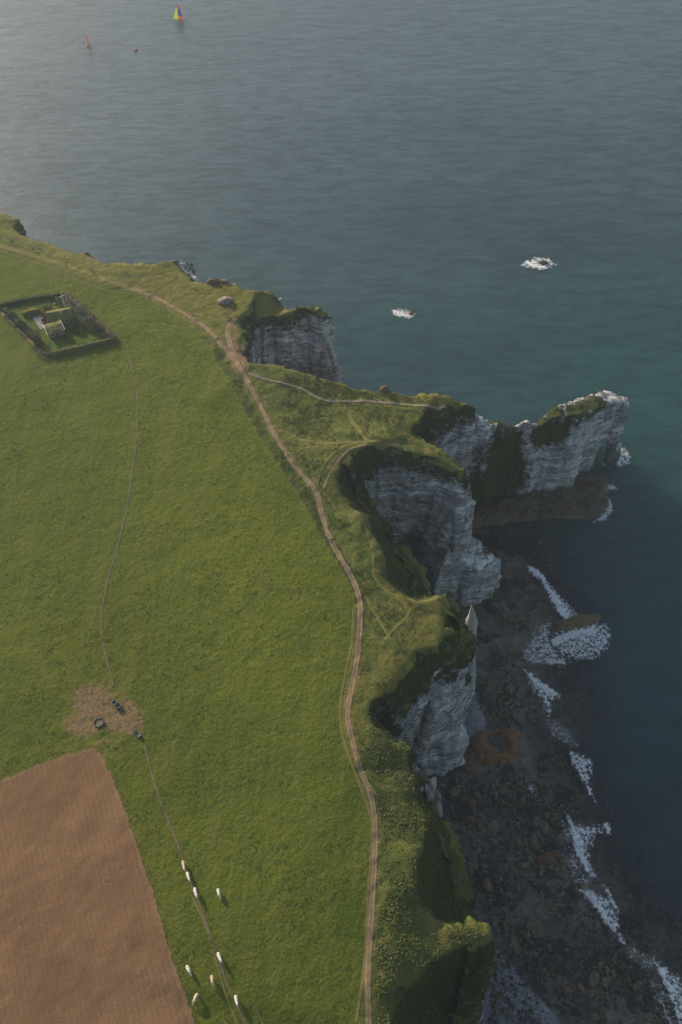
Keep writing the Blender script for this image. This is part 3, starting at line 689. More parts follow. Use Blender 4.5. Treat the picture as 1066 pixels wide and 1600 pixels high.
# ------------------------------------------------------------------ paths
def smooth_line(pts, step=.5):
    P = [Vector(p) for p in pts]; out = []
    for i in range(len(P)-1):
        p0 = P[max(i-1, 0)]; p1 = P[i]; p2 = P[i+1]; p3 = P[min(i+2, len(P)-1)]; n = max(2, int((p2-p1).length/step))
        for k in range(n):
            t = k/n; out.append(.5*((2*p1)+(p2-p0)*t+(2*p0-5*p1+4*p2-p3)*t*t+(3*p1-p0-3*p2+p3)*t**3))
    out.append(P[-1]); return out
PATH_LINES = []
def path(name, label, pxs, width, mat, z=75, lift=.07, w2=None):
    raw = [G(u, v, z) for u, v in pxs]; PATH_LINES.append((raw, width)); L = smooth_line(raw); n = len(L); K = 9; VV = []; ac = []; al = []; s = 0
    for i, p in enumerate(L):
        d = (L[min(i+1, n-1)]-L[max(i-1, 0)]); d.z = 0; d.normalize(); nn = Vector((-d.y, d.x, 0))
        ww = width if w2 is None else width+(w2-width)*i/n
        if i: s += (p-L[i-1]).length
        tp = min(1, i/6+.15, (n-1-i)/6+.15)
        for k in range(K):
            t = (k/(K-1)*2-1); q = p+nn*t*ww*.5
            VV.append((q.x, q.y)); ac.append(max(abs(t), 1-tp)); al.append(s)
    VV = np.array(VV); zz = ground(VV[:, 0], VV[:, 1])+lift
    g = np.arange(n*K).reshape(n, K); FF = np.stack([g[:-1, :-1].ravel(), g[:-1, 1:].ravel(), g[1:, 1:].ravel(), g[1:, :-1].ravel()], 1)
    return tag(mesh_np(name, np.column_stack([VV, zz]), FF, mat, attrs={'across': ac, 'along': al}), label, 'path', kind='structure')
M_DIRT = mat_path('dirt_path', (.22, .150, .090), (.30, .215, .135), worn=.55)
M_TRAIL = mat_path('cattle_trail', (.125, .10, .058), (.17, .135, .08), worn=.0)
M_PALE = mat_path('stepped_path', (.22, .18, .12), (.28, .235, .16), steps=True)
M_FAINT = mat_path('worn_turf', (.145, .135, .038), (.21, .175, .065), worn=.3)
mp = PATHS_PX['main']
path('path', 'faint trodden track leading to the main clifftop path', mp[:7], 3.0, M_FAINT, w2=2.6)
path('path', 'main brown dirt footpath winding along the clifftop', mp[5:-9], 2.1, M_DIRT)
path('path', 'narrow worn double track along the edge of the pasture', mp[-11:], 1.9, M_DIRT, w2=2.0)
path('path', 'pale stepped path descending towards the headland viewpoint', [(388,584),(420,594),(458,603),(480,612),(497,622),(520,627),(545,627),(570,626),(600,629),(640,632),(668,634),(700,636)], 1.35, M_PALE, lift=.12)
path('path', 'straight worn trail dropping from the stepped path to the small headland', [(537,630),(545,648),(557,667),(575,690)], 1.3, M_FAINT)
path('path', 'curving grassy track crossing the hollow', [(430,672),(450,676),(478,689),(520,692),(560,690),(590,690),(610,695),(628,697)], 1.3, M_FAINT)
path('path', 'outer of the two looping tracks joining the main path', [(496,764),(500,740),(512,718),(530,702),(548,694),(560,692)], 1.0, M_FAINT)
path('path', 'inner of the two looping tracks joining the main path', [(506,765),(514,742),(527,722),(545,703),(572,694)], .9, M_DIRT)
path('path', 'short dirt spur to the top of the cove', [(372,568),(362,545),(356,520),(362,505),(370,497)], 2.4, M_DIRT)
path('path', 'grass trail along the brink of the green slopes', [(560,800),(580,850),(585,900),(600,920),(620,935),(640,955),(600,1000)], .9, M_FAINT)
path('path', 'faint trail across the rough headland', [(570,930),(590,965),(612,1003)], .8, M_FAINT)
path('path', 'thin cattle trail winding down the large pasture', [(195,548),(207,575),(214,620),(214,680),(206,740),(197,800),(182,860),(170,900),(160,950),(158,985),(168,1035),(178,1072)], .75, M_TRAIL)
path('path', 'thin cattle trail from the trough to the cows', [(226,1165),(232,1190),(245,1235),(262,1280),(280,1325),(290,1358),(302,1390),(316,1425),(330,1465),(343,1503),(352,1530),(365,1560),(385,1602),(410,1650)], .75, M_TRAIL)
path('path', 'faint parallel rut left of the cattle trail', [(300,1400),(320,1445),(340,1510),(355,1560),(372,1602)], .5, M_FAINT)
path('path', 'short piece of trail at the lower edge of the pasture', [(398,1572),(404,1585),(412,1603)], .5, M_TRAIL)
path('path', 'field edge rut beside the double track', [(556,1600),(570,1500),(575,1400),(582,1300),(575,1262),(560,1220),(538,1160),(531,1110),(538,1060),(550,1000),(552,950)], .9, M_FAINT)
path('path', 'brown track along the garden hedge', [(-10,478),(15,500),(40,524),(62,548),(72,560)], 1.6, M_DIRT)
path('path', 'broken grass bank crossing to the main path', [(0,392),(60,412),(110,434),(150,448),(176,457),(193,453),(215,460)], .8, M_TRAIL)

# ------------------------------------------------------------------ foreshore, sea
WATERLINE = W([(735,835),(790,860),(812,905),(835,960),(845,1010),(838,1050),(825,1075),(850,1110),(800,1130),(835,1190),(868,1240),(885,1290),(905,1350),(935,1400),(960,1470),(1005,1490),(1040,1540),(1060,1600)], 0)+[(100, 15, 0), (110, -60, 0), (0, -60, 0), (0, 215, 0)]
sx = np.arange(-4, 150, .6); sy = np.arange(-30, 262, .6); X, Y = np.meshgrid(sx, sy, indexing='ij')
wd, _ = sdist(X, Y, WATERLINE)
PLAT = W([(722,798),(765,788),(800,763),(850,760),(893,733),(925,735),(948,742),(953,757),(950,778),(957,792),(945,806),(915,815),(870,813),(835,816),(800,817),(760,823),(728,830),(715,815)], 0)
def shore_z(X, Y, wd):
    zz = np.where(wd > 0, np.minimum(wd*.05, 2.2), np.maximum(wd*.085, -4.5))
    n = fbm(X*.09, Y*.09, s=90); ridg = 1-np.abs(fbm(X*.16, Y*.22, oct=4, s=91))*2.2
    zz = zz+.55*n+.45*np.clip(ridg, 0, 1)-.25
    return zz+.22*fbm(X*.9, Y*.9, oct=2, s=92)
SZ = shore_z(X, Y, wd)
idm2 = np.arange(X.size).reshape(X.shape)
shing = np.zeros(X.shape)
for poly in (W([(742,1455),(765,1478),(790,1500),(812,1530),(850,1570),(890,1620),(730,1640),(745,1540),(765,1490)], 1), W([(728,1090),(738,1080),(760,1130),(755,1145),(722,1160)], 1)):
    shing = np.maximum(shing, sstep(-3, 2, sdist(X, Y, poly)[0]))
SZ = SZ*(1-.5*shing)+.8*shing*(wd > -2)
tag(mesh_np('beach', np.stack([X.ravel(), Y.ravel(), SZ.ravel()], 1), np.stack([idm2[:-1, :-1].ravel(), idm2[1:, :-1].ravel(), idm2[1:, 1:].ravel(), idm2[:-1, 1:].ravel()], 1), M_SHORE, attrs={'shingle': shing.ravel()}), 'dark wet foreshore of weedy rock ledges and grey shingle under the cliffs', 'beach', kind='structure')
def lines(a, b, st, lo, hi):
    c = list(np.arange(a, b, st)); s = st; q = c[-1]
    while q < hi: s *= 1.25; q += s; c.append(q)
    s = st; q = c[0]; pre = []
    while q > lo: s *= 1.25; q -= s; pre.append(q)
    return np.array(pre[::-1]+c)
lx = lines(-4, 150, .8, -9000, 9000); ly = lines(-20, 262, .8, -4000, 16000); X, Y = np.meshgrid(lx, ly, indexing='ij')
swell = .10*fbm(X*.12, Y*.12, s=95)*sstep(600, 200, np.hypot(X-50, Y-150))
wdep, _ = sdist(X, Y, WATERLINE); inb = (X > -3) & (X < 149) & (Y > -19) & (Y < 260)
dep = np.where(inb, -shore_z(X, Y, wdep), 5.0); dep = np.where(wdep < -45, 5, dep)
grn = np.zeros(X.shape)
for (u, v, r) in [(960,650,40),(935,712,12),(600,520,26),(850,840,18),(1000,560,60)]:
    p = at(u, v, 0); grn = np.maximum(grn, np.exp(-((X-p[0])**2+(Y-p[1])**2)/r**2))
painted_haze = sstep(250, 620, Y-.25*(X-50))
grn *= .75+.5*fbm(X*.05, Y*.05, s=97)
murk = sstep(-38, -4, wdep+8*fbm(X*.04, Y*.04, s=98))*sstep(262, 215, Y)
murk = np.maximum(murk, .75*sstep(150, 40, Y)*sstep(-60, -30, wdep+10*fbm(X*.03, Y*.03, s=99)))
idm2 = np.arange(X.size).reshape(X.shape)
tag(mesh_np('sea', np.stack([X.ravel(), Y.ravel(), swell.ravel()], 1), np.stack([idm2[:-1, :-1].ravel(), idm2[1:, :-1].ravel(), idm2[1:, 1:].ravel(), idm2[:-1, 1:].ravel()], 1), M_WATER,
    attrs={'depth': np.clip(dep, 0, 5).ravel(), 'green': np.clip(grn, 0, 1).ravel(), 'murk': np.clip(murk, 0, 1).ravel(), 'painted_haze': painted_haze.ravel()}), 'calm grey green sea with fine ripples reaching the horizon', 'sea', kind='structure')

# ------------------------------------------------------------------ foam
def foam(label, poly, crest=None, dens=1.0, z=.14, cw=1.1):
    P = W(poly, 0); xs = [p[0] for p in P]; ys = [p[1] for p in P]
    X, Y = np.meshgrid(np.arange(min(xs)-1, max(xs)+1, .35), np.arange(min(ys)-1, max(ys)+1, .35), indexing='ij')
    d, _ = sdist(X, Y, P); okk = d > -.6; cell = okk[:-1, :-1] & okk[1:, :-1] & okk[:-1, 1:] & okk[1:, 1:]; I, J = np.nonzero(cell)
    g = np.arange(X.size).reshape(X.shape); f = np.stack([g[I, J], g[I+1, J], g[I+1, J+1], g[I, J+1]], 1); u, inv = np.unique(f, return_inverse=True)
    core = np.zeros(X.shape)
    if crest: core = np.exp(-(seg_dist(X, Y, W(crest, 0))[0]/cw)**2)
    zz = z+.30*core+.08*fbm(X*.7, Y*.7, s=33)
    base = np.maximum(shore_z(X, Y, sdist(X, Y, WATERLINE)[0])+.05, 0) if P[0][0] < 148 and P[0][1] < 258 else 0
    zz = zz+base*(np.minimum(1, 1))
    return tag(mesh_np('surf_foam', np.stack([X.ravel(), Y.ravel(), zz.ravel()], 1)[u], inv.reshape(f.shape), M_FOAM,
        attrs={'edge': np.clip((d+.6)/3.2, 0, 1).ravel()[u], 'core': core.ravel()[u], 'dens': np.full(len(u), dens)}), label, 'foam', kind='stuff')
foam('slanting line of white surf above the elongated brown rock', [(822,884),(838,886),(852,898),(858,912),(870,925),(884,938),(904,958),(906,972),(882,972),(866,955),(856,930),(840,905),(824,892)], [(826,887),(845,902),(858,922),(872,945),(885,965)], cw=1.6)
foam('wide lacy patch of surf below the elongated brown rock', [(858,1000),(868,988),(900,980),(935,972),(950,975),(958,995),(950,1015),(935,1030),(905,1033),(880,1025),(862,1012)], [(860,1005),(872,1000),(890,992),(925,984)], .85, cw=1.4)
foam('thin veil of foam left of the wide surf patch', [(825,1005),(842,975),(860,972),(862,1000),(875,1022),(900,1035),(870,1041),(830,1036),(812,1028)], [(825,1034),(850,1037),(878,1037)], .75)
foam('surf streak between the long rock and the pool rock', [(816,1046),(830,1050),(848,1065),(868,1078),(878,1090),(862,1095),(862,1118),(856,1122),(846,1100),(828,1070)], [(817,1047),(830,1062),(850,1074),(875,1087)])
foam('broad white wave breaking right of the pool rock', [(889,1172),(905,1176),(926,1186),(928,1205),(922,1225),(931,1254),(924,1248),(908,1218),(896,1198)], [(891,1175),(899,1200),(912,1225),(930,1252)])
foam('thin foam drifting above the breaking wave', [(850,1120),(875,1125),(900,1150),(905,1170),(880,1165),(860,1150)], None, .35)
foam('small white wavelet near the large breaking wave', [(942,1284),(950,1284),(955,1295),(954,1307),(946,1305)], [(945,1288),(952,1304)])
foam('longest curling wave with wide foam behind it', [(885,1270),(895,1285),(920,1288),(945,1290),(948,1297),(930,1310),(922,1335),(925,1355),(936,1376),(926,1374),(905,1350),(893,1320),(888,1290)], [(887,1273),(895,1300),(905,1335),(920,1360),(933,1376)], cw=1.3)
foam('thin sheet of foam washing over the dark ledges', [(868,1275),(887,1285),(892,1320),(905,1352),(925,1375),(918,1390),(895,1378),(885,1355),(880,1310)], None, .55)
foam('curving foam edge at the tip of the ledges', [(903,1390),(922,1388),(945,1400),(968,1420),(970,1440),(966,1455),(980,1475),(972,1478),(955,1455),(935,1432),(915,1405)], [(905,1392),(925,1400),(945,1437),(965,1465),(978,1478)])
foam('bright wavelet beside the curving foam edge', [(943,1383),(950,1388),(955,1400),(965,1418),(962,1424),(950,1408)], [(946,1388),(960,1418)], 1.0)
foam('faint foam trailing to the lower corner', [(975,1478),(995,1480),(1022,1500),(1030,1520),(1005,1515),(985,1500)], None, .5)
foam('bright wave breaking at the lower right corner', [(1018,1496),(1032,1505),(1062,1525),(1090,1560),(1090,1610),(1062,1612),(1050,1575),(1035,1535)], [(1020,1498),(1036,1530),(1048,1565),(1060,1605)], cw=1.3)
foam('scattered foam spilling over the lowest ledges', [(1012,1530),(1036,1538),(1050,1575),(1058,1610),(1040,1610),(1020,1570)], None, .5)
foam('surf bursting round the outer leg of the arch', [(955,680),(962,682),(972,697),(985,708),(988,722),(975,730),(950,732),(938,725),(948,722),(958,724),(963,712)], [(960,685),(966,715),(955,728)], cw=1.8)
foam('small foam patch at the platform tip', [(950,758),(958,756),(967,764),(960,768),(945,771),(935,770)], [(952,760),(962,765)], .9, z=.3)
foam('foam fringe along the seaward edge of the platform', [(948,775),(957,784),(958,800),(945,815),(925,818),(938,803),(948,795)], [(953,785),(955,800),(940,812)], .9, z=.3)
foam('ring of white water round the dark offshore rock', [(810,413),(824,407),(836,402),(846,402),(858,404),(872,414),(862,419),(846,423),(828,420),(816,417)], [(822,410),(836,417),(850,420)], cw=1.2, z=.3)
foam('white water beside the small red rock', [(610,485),(622,481),(640,484),(650,491),(646,498),(630,498),(615,494)], [(615,488),(630,493),(646,496)], .95, z=.2)
foam('tiny wash line beside the boulder ledges', [(815,1220),(832,1224),(842,1246),(836,1246),(822,1232)], None, .6)

# ------------------------------------------------------------------ large rocks
def mound(name, label, cat, poly, height, mat, z0=-1.5, edge=2.5, crater=None, kind=None, seed=0, nz_amp=.5, flat=False, stp=.3, group=None):
    P = W(poly, 0); xs = [p[0] for p in P]; ys = [p[1] for p in P]
    X, Y = np.meshgrid(np.arange(min(xs)-.6, max(xs)+.6, stp), np.arange(min(ys)-.6, max(ys)+.6, stp), indexing='ij')
    d, _ = sdist(X, Y, P); d = d+.5*fbm(X*.5, Y*.5, s=seed+200)
    prof = np.sqrt(np.clip(d/edge, 0, 1)) if not flat else sstep(0, edge, d)
    Z = z0+(height-z0)*prof+prof*nz_amp*(fbm(X*.35, Y*.35, s=seed+210)*1.6+np.abs(fbm(X*.9, Y*.9, s=seed+220))*.8)
    if crater:
        for (u, v, r, dp) in crater:
            c = at(u, v, 0); q = np.hypot(X-c[0], Y-c[1])/r; Z -= dp*sstep(1.15, .55, q+.25*fbm(X*.4, Y*.4, s=seed+5)); Z += .5*dp*np.exp(-((q-1.35)/.3)**2)*.6
    okk = d > -stp; cell = okk[:-1, :-1] | okk[1:, :-1] | okk[:-1, 1:] | okk[1:, 1:]; I, J = np.nonzero(cell)
    g = np.arange(X.size).reshape(X.shape); f = np.stack([g[I, J], g[I+1, J], g[I+1, J+1], g[I, J+1]], 1); u, inv = np.unique(f, return_inverse=True)
    return tag(mesh_np(name, np.stack([X.ravel(), Y.ravel(), Z.ravel()], 1)[u], inv.reshape(f.shape), mat), label, cat, group, kind)
M_WEED = mat_rock('weedy_rock', (.30, .14, .05), (.18, .085, .035), (.05, .032, .018))
M_BROWN = mat_rock('brown_rock', (.15, .105, .055), (.22, .15, .075), (.055, .042, .030), .2)
M_PLAT = mat_rock('platform_rock', (.10, .078, .058), (.17, .13, .088), (.030, .026, .022), .12)
M_GREENR = mat_rock('green_boulder', (.10, .11, .055), (.17, .17, .095), (.045, .05, .03))
M_DARKR = mat_rock('dark_rock', (.05, .049, .048), (.095, .09, .08), (.022, .022, .022))
M_CHALKR = mat_rock('chalk_boulder', (.50, .47, .42), (.38, .36, .32), (.25, .24, .22), .8)
M_TANR = mat_rock('tan_boulder', (.34, .29, .23), (.26, .22, .17), (.15, .13, .10), .8)
M_RUST = mat_rock('rust_rock', (.20, .10, .055), (.13, .07, .042), (.05, .034, .025))
mound('rock_platform', 'dark brown wave-cut rock platform below the arch ridge', 'rock platform', [(722,798),(765,788),(800,763),(850,760),(893,733),(925,735),(948,742),(953,757),(950,778),(957,792),(945,806),(915,815),(870,813),(835,816),(800,817),(760,823),(728,830),(715,815)], 1.8, M_PLAT, kind='structure', edge=3.5, nz_amp=1.1, seed=1)
mound('rock', 'long low brown rock surrounded by surf', 'rock', [(866,974),(880,966),(905,959),(930,957),(943,961),(938,972),(915,980),(885,986),(868,988)], 2.0, M_BROWN, seed=2, edge=2.2)
mound('rock', 'orange brown weedy rock holding a dark round tide pool', 'rock', [(734,1150),(745,1140),(770,1138),(795,1138),(812,1140),(818,1150),(810,1162),(812,1180),(800,1196),(775,1197),(758,1203),(745,1195),(735,1178),(730,1165)], 1.9, M_WEED, crater=[(776,1161,4.2,1.9)], seed=3, edge=2.0)
mound('rock', 'dark weedy ledge between the pool rock and the cliff foot', 'rock', [(716,1180),(728,1168),(742,1172),(752,1192),(748,1210),(735,1222),(718,1212),(712,1195)], 1.8, M_RUST, seed=4)
mound('rock', 'dark offshore rock ringed by white water', 'rock', [(838,408),(848,406),(858,409),(860,414),(850,417),(840,414)], 1.6, M_DARKR, seed=5, edge=2.0)
mound('rock', 'small reddish rock awash left of the ringed rock', 'rock', [(638,487),(645,484),(649,489),(645,495),(638,494)], 1.0, M_RUST, seed=6, edge=1.2)
BL = [('large greenish flat boulder below the rust coloured patches', [(754,1290),(768,1276),(782,1285),(782,1304),(768,1312)], M_GREENR),
 ('pointed greenish boulder right of the shingle bank', [(810,1248),(820,1243),(824,1255),(818,1264),(808,1256)], M_GREENR),
 ('rust coloured rock, uppermost of three beside the cliff', [(724,1252),(738,1246),(745,1256),(740,1266),(726,1266)], M_RUST),
 ('rust coloured rock, middle of three beside the cliff', [(722,1276),(735,1272),(744,1282),(738,1300),(724,1300)], M_RUST),
 ('rust coloured rock, lowest of three beside the cliff', [(712,1296),(724,1292),(732,1304),(728,1314),(716,1312)], M_RUST),
 ('dark green boulder left of the large flat boulder', [(742,1290),(752,1286),(756,1298),(748,1304),(741,1300)], M_GREENR),
 ('pair of joined boulders below the pointed boulder', [(812,1312),(820,1306),(828,1314),(824,1322),(814,1320)], M_GREENR),
 ('low rust brown ledge in the middle of the foreshore', [(832,1344),(850,1330),(872,1326),(878,1340),(860,1352),(840,1354)], M_RUST),
 ('dark block on the shingle below the grassy nose', [(783,1498),(792,1494),(806,1496),(808,1506),(798,1512),(786,1508)], M_DARKR),
 ('olive boulder beside the dark block', [(820,1490),(828,1484),(834,1490),(830,1502),(821,1500)], M_GREENR),
 ('rounded boulder between the pool rock and the pointed boulder', [(768,1218),(778,1216),(780,1224),(772,1228)], M_GREENR),
 ('lone boulder at the lower end of the ledges', [(965,1512),(978,1506),(986,1516),(978,1528),(966,1524)], M_DARKR),
 ('dark submerged rock far out from the long rock', [(1005,981),(1020,975),(1030,979),(1028,988),(1010,989)], M_DARKR)]
for i, (lb, pl, mt) in enumerate(BL):
    mound('boulder', lb, 'boulder', pl, .12 if 'submerged' in lb else 1.9+.3*(i % 3), mt, seed=20+i, edge=1.3, nz_amp=.5, stp=.25, z0=-.8 if 'submerged' not in lb else -1.5, group='boulders on the foreshore')

_v = None
def boulder_field(cnt):
    global _v
    P_ = W([(700,1230),(760,1215),(830,1215),(868,1260),(885,1310),(900,1370),(930,1410),(955,1480),(1000,1520),(1030,1590),(900,1600),(830,1510),(775,1470),(745,1400),(725,1330)], 0); rs = np.random.RandomState(77); n = 0; protos_ = []
    xs = [p[0] for p in P_]; ys = [p[1] for p in P_]
    while n < cnt:
        a, b = rs.uniform(min(xs), max(xs)), rs.uniform(min(ys), max(ys)); A_, B_ = np.array([a]), np.array([b])
        if not inside(A_, B_, P_)[0] or fbm(A_*.09, B_*.09, s=55)[0] < .02: continue
        k = n % 4
        if n < 4:
            bm = bmesh.new(); bmesh.ops.create_icosphere(bm, subdivisions=3, radius=1); v = np.array([q.co[:] for q in bm.verts]); f = np.array([[q.index for q in ff.verts] for ff in bm.faces]); bm.free()
            d = fbm(v[:, 0]*1.4+k*9, v[:, 1]*1.4, v[:, 2]*1.4, 4, 60+k); v = v*(1+d[:, None]*.9)*np.array([1, .75, .5]); o = mesh_np('boulder', v, f, [M_GREENR, M_DARKR, M_GREENR, M_BROWN][k]); protos_.append(o)
        else: o = protos_[k].copy(); C.objects.link(o)
        s = .7+1.5*rs.rand()**2; o.scale = (s, s*rs.uniform(.8, 1.1), s*rs.uniform(.7, 1.1)); o.rotation_euler = (0, 0, rs.rand()*6.28)
        o.location = (a, b, float(shore_z(A_, B_, sdist(A_, B_, WATERLINE)[0])[0])+.15*s); tag(o, 'loose rounded boulder strewn among the dark weedy foreshore ledges', 'boulder', 'loose boulders strewn over the ledges'); n += 1
boulder_field(90)

# scattered stones: several hundred small rocks nobody could count
def unit_rock(n=1):
    bm = bmesh.new(); bmesh.ops.create_icosphere(bm, subdivisions=n, radius=1)
    v = np.array([q.co[:] for q in bm.verts]); f = np.array([[q.index for q in ff.verts] for ff in bm.faces]); bm.free(); return v, f
def scatter_stones(name, label, cnt, poly, smin, smax, mat, zf, seed, clump=.08):
    rs = np.random.RandomState(seed); v, f = unit_rock(1); P = W(poly, 0); xs = [p[0] for p in P]; ys = [p[1] for p in P]; VV = []; FF = []; n = 0
    while n < cnt:
        X = rs.uniform(min(xs), max(xs), 4000); Y = rs.uniform(min(ys), max(ys), 4000)
        k = inside(X, Y, P) & (fbm(X*clump, Y*clump, s=seed)+.25*rs.rand(4000) > .08)
        X = X[k]; Y = Y[k]; Z = zf(X, Y)
        for a, b, c in zip(X, Y, Z):
            s = smin+(smax-smin)*rs.rand()**3; q = v*(1+.35*rs.randn(len(v), 1).clip(-1, 1))*np.array([s, s*rs.uniform(.6, 1), s*rs.uniform(.4, .7)])
            t = rs.rand()*6.28; q = np.column_stack([q[:, 0]*math.cos(t)-q[:, 1]*math.sin(t), q[:, 0]*math.sin(t)+q[:, 1]*math.cos(t), q[:, 2]])+np.array([a, b, c+.1*s])
            VV.append(q); FF.append(f+n*len(v)); n += 1
            if n >= cnt: break
    return tag(mesh_np(name, np.concatenate(VV), np.concatenate(FF), mat, smooth=False), label, 'stones', kind='stuff')
szf = lambda X, Y: shore_z(X, Y, sdist(X, Y, WATERLINE)[0])
SHP = [(690,1220),(760,1205),(830,1200),(868,1245),(885,1290),(900,1350),(930,1400),(958,1470),(1005,1500),(1040,1550),(1050,1620),(760,1620),(775,1490),(745,1400),(720,1320)]
scatter_stones('beach_stones', 'countless dark weedy stones strewn over the ledges', 2600, SHP, .18, .9, M_DARKR, szf, 1)
scatter_stones('beach_stones', 'countless olive stones strewn over the ledges', 2200, SHP, .15, .7, M_GREENR, szf, 2, .12)
scatter_stones('beach_stones', 'small dark stones lying under the upper cliffs', 900, [(730,960),(840,960),(850,1030),(820,1080),(860,1130),(740,1140),(735,1050)], .15, .6, M_BROWN, szf, 3)
scatter_stones('chalk_pebbles', 'pale chalk pebbles sprinkled on the shingle', 260, [(742,1455),(765,1478),(812,1530),(870,1600),(735,1610),(750,1540),(768,1490)], .08, .28, M_CHALKR, lambda X, Y: szf(X, Y)*.5+.8, 4, .3)
scatter_stones('platform_stones', 'loose rubble lying over the rock platform', 700, PLAT and [(735,805),(800,785),(860,765),(900,745),(945,750),(945,790),(900,808),(800,812)], .12, .5, M_BROWN, lambda X, Y: np.full(X.shape, 1.9), 5, .15)

# ------------------------------------------------------------------ loose rocks and pinnacles near the brink
def lump(name, label, cat, base, size, mat, seed, lean=(0, 0), taper=.6, rz=0, sub=4, group=None, sharp=.5):
    bm = bmesh.new(); bmesh.ops.create_icosphere(bm, subdivisions=sub, radius=1)
    v = np.array([q.co[:] for q in bm.verts]); f = np.array([[q.index for q in ff.verts] for ff in bm.faces]); bm.free()
    n = v.copy(); t = (v[:, 2]+1)/2; k = 1-taper*t
    sgn = np.sign(v)*np.abs(v)**.8; v = sgn*np.column_stack([k, k, np.ones(len(t))])
    d = fbm(v[:, 0]*1.6+seed, v[:, 1]*1.6, v[:, 2]*1.6, 4, seed)*sharp; v = v+n*d[:, None]
    v *= np.array(size)/2; v[:, 2] += size[2]/2; v[:, 0] += lean[0]*t; v[:, 1] += lean[1]*t
    o = mesh_np(name, v, f, mat); o.location = base; o.rotation_euler = (0, 0, rz)
    return tag(o, label, cat, group)
M_NEEDLE = mat_rock('lit_chalk', (.56, .53, .46), (.46, .43, .37), (.30, .28, .24), .5)
nb_ = Vector(at(735, 1006, 34)); nt_ = Vector(at(733, 958, 57))
lump('chalk_needle', 'tall white chalk needle standing out from the green headland', 'rock needle', nb_, (5.2, 4.4, 26), M_NEEDLE, 3, lean=(nt_.x-nb_.x+.6, nt_.y-nb_.y), taper=.5)
b2 = Vector(at(677, 1268, 34)); lump('chalk_pinnacle', 'stubby pale chalk pinnacle at the brink below the pool rock', 'rock', b2, (4.5, 5, 17), M_CHALKR, 5, taper=.8, sharp=1.3)
b3 = Vector(at(666, 1240, 46)); lump('chalk_pinnacle', 'grey chalk stack close under the brink above the stubby pinnacle', 'rock', b3, (5, 7, 12), M_CHALKR, 6, taper=.7, sharp=1.3)
b4 = Vector(at(441, 487, 58)); lump('chalk_pinnacle', 'small chalk pinnacle in the notch between two far headlands', 'rock', b4, (4, 3.5, 7), M_CHALKR, 7, taper=.6)
ROCKS = [((352, 471), (6.5, 3.6, 2.6), .5, 'pale tilted block lying on the turf near the far brink', M_TANR), ((333, 441), (5.5, 2.5, 2.4), .1, 'brownish outcrop, left of the two on the far brink', M_RUST),
 ((350, 441), (5, 2.2, 1.6), 0, 'low sandy outcrop, right of the two on the far brink', M_BROWN), ((600, 609), (3.4, 2.4, 2.6), .4, 'weathered knob on the skyline beside the stepped path', M_BROWN), ((274, 410), (2.4, 1.8, 1.6), 0, 'small rocky knob above the far chalk face', M_BROWN),
 ]
for i, (p, s, rz, lb, mt) in enumerate(ROCKS):
    g = G(*p); lump('rock', lb, 'rock', g-Vector((0, 0, s[2]*.3)), s, mt, 30+i, taper=.3, rz=rz, sub=3)

# ------------------------------------------------------------------ rough grass tufts
def tufts(name, label, cnt, region, size, cols, seed, mat):
    rs = np.random.RandomState(seed); X = np.zeros(0); Y = np.zeros(0)
    while len(X) < cnt:
        a = rs.uniform(region[0], region[1], 20000); b = rs.uniform(region[2], region[3], 20000); k = region[4](a, b, rs)
        X = np.concatenate([X, a[k]]); Y = np.concatenate([Y, b[k]])
    X = X[:cnt]; Y = Y[:cnt]; Z = ground(X, Y); nb = 7; s = size[0]+(size[1]-size[0])*rs.rand(cnt)**2
    VV = np.zeros((cnt, nb, 3, 3)); FF = np.arange(cnt*nb*3).reshape(-1, 3)
    for k in range(nb):
        t = rs.rand(cnt)*.9+k*6.283/nb; ln = s*(.7+.6*rs.rand(cnt)); w_ = s*.42
        for c, (dx, dw, dz) in enumerate(((.05, -1, -.1), (.05, 1, -.1), (.75, 0, 1))):
            VV[:, k, c, 0] = X+np.cos(t)*ln*dx-np.sin(t)*w_*dw; VV[:, k, c, 1] = Y+np.sin(t)*ln*dx+np.cos(t)*w_*dw
            VV[:, k, c, 2] = Z+ln*dz*.75
    return tag(mesh_np(name, VV.reshape(-1, 3), FF, mat, smooth=False), label, 'grass', kind='stuff')
M_TUFT = mat_leaf('tuft_blades', (.12, .150, .034), (.16, .175, .048), (.25, .21, .09))
M_TUFT2 = mat_leaf('pasture_tuft_blades', (.055, .085, .012), (.085, .110, .018), (.11, .11, .03))
def offpath(a, b):
    ok_ = np.ones(len(a), bool)
    for L_, w_ in PATH_LINES: ok_ &= seg_dist(a, b, L_)[0] > w_*.5+.35
    return ok_
S_ = lambda A: (lambda a, b: samp(A, a, b)); sP = S_(SP); sR_ = S_(SR)
tufts('rough_grass', 'coarse tussocky grass between the pasture and the brink', 14000, (-20, 62, 18, 235, lambda a, b, rs: (sP(a, b) < -1.2) & (sR_(a, b) > .6) & (fbm(a*.16, b*.16, s=301)+.35*rs.rand(len(a)) > .17) & offpath(a, b)), (.14, .40), None, 31, M_TUFT)
tufts('rough_grass', 'taller brambly growth on the lowest stretch of coast', 8000, (8, 50, 20, 95, lambda a, b, rs: (sP(a, b) < -2.5) & (sR_(a, b) > .3) & (fbm(a*.2, b*.2, s=302)+.3*rs.rand(len(a)) > .14) & offpath(a, b)), (.18, .55), None, 32, M_TUFT)
tufts('pasture_grass', 'scattered darker tufts across the grazed pasture', 9000, (-110, 12, 18, 290, lambda a, b, rs: (sP(a, b) > 1.0) & (fbm(a*.1, b*.1, s=303)+.3*rs.rand(len(a)) > .15) & (sdist(a, b, FIELD)[0] < -.5)), (.10, .32), None, 33, M_TUFT2)

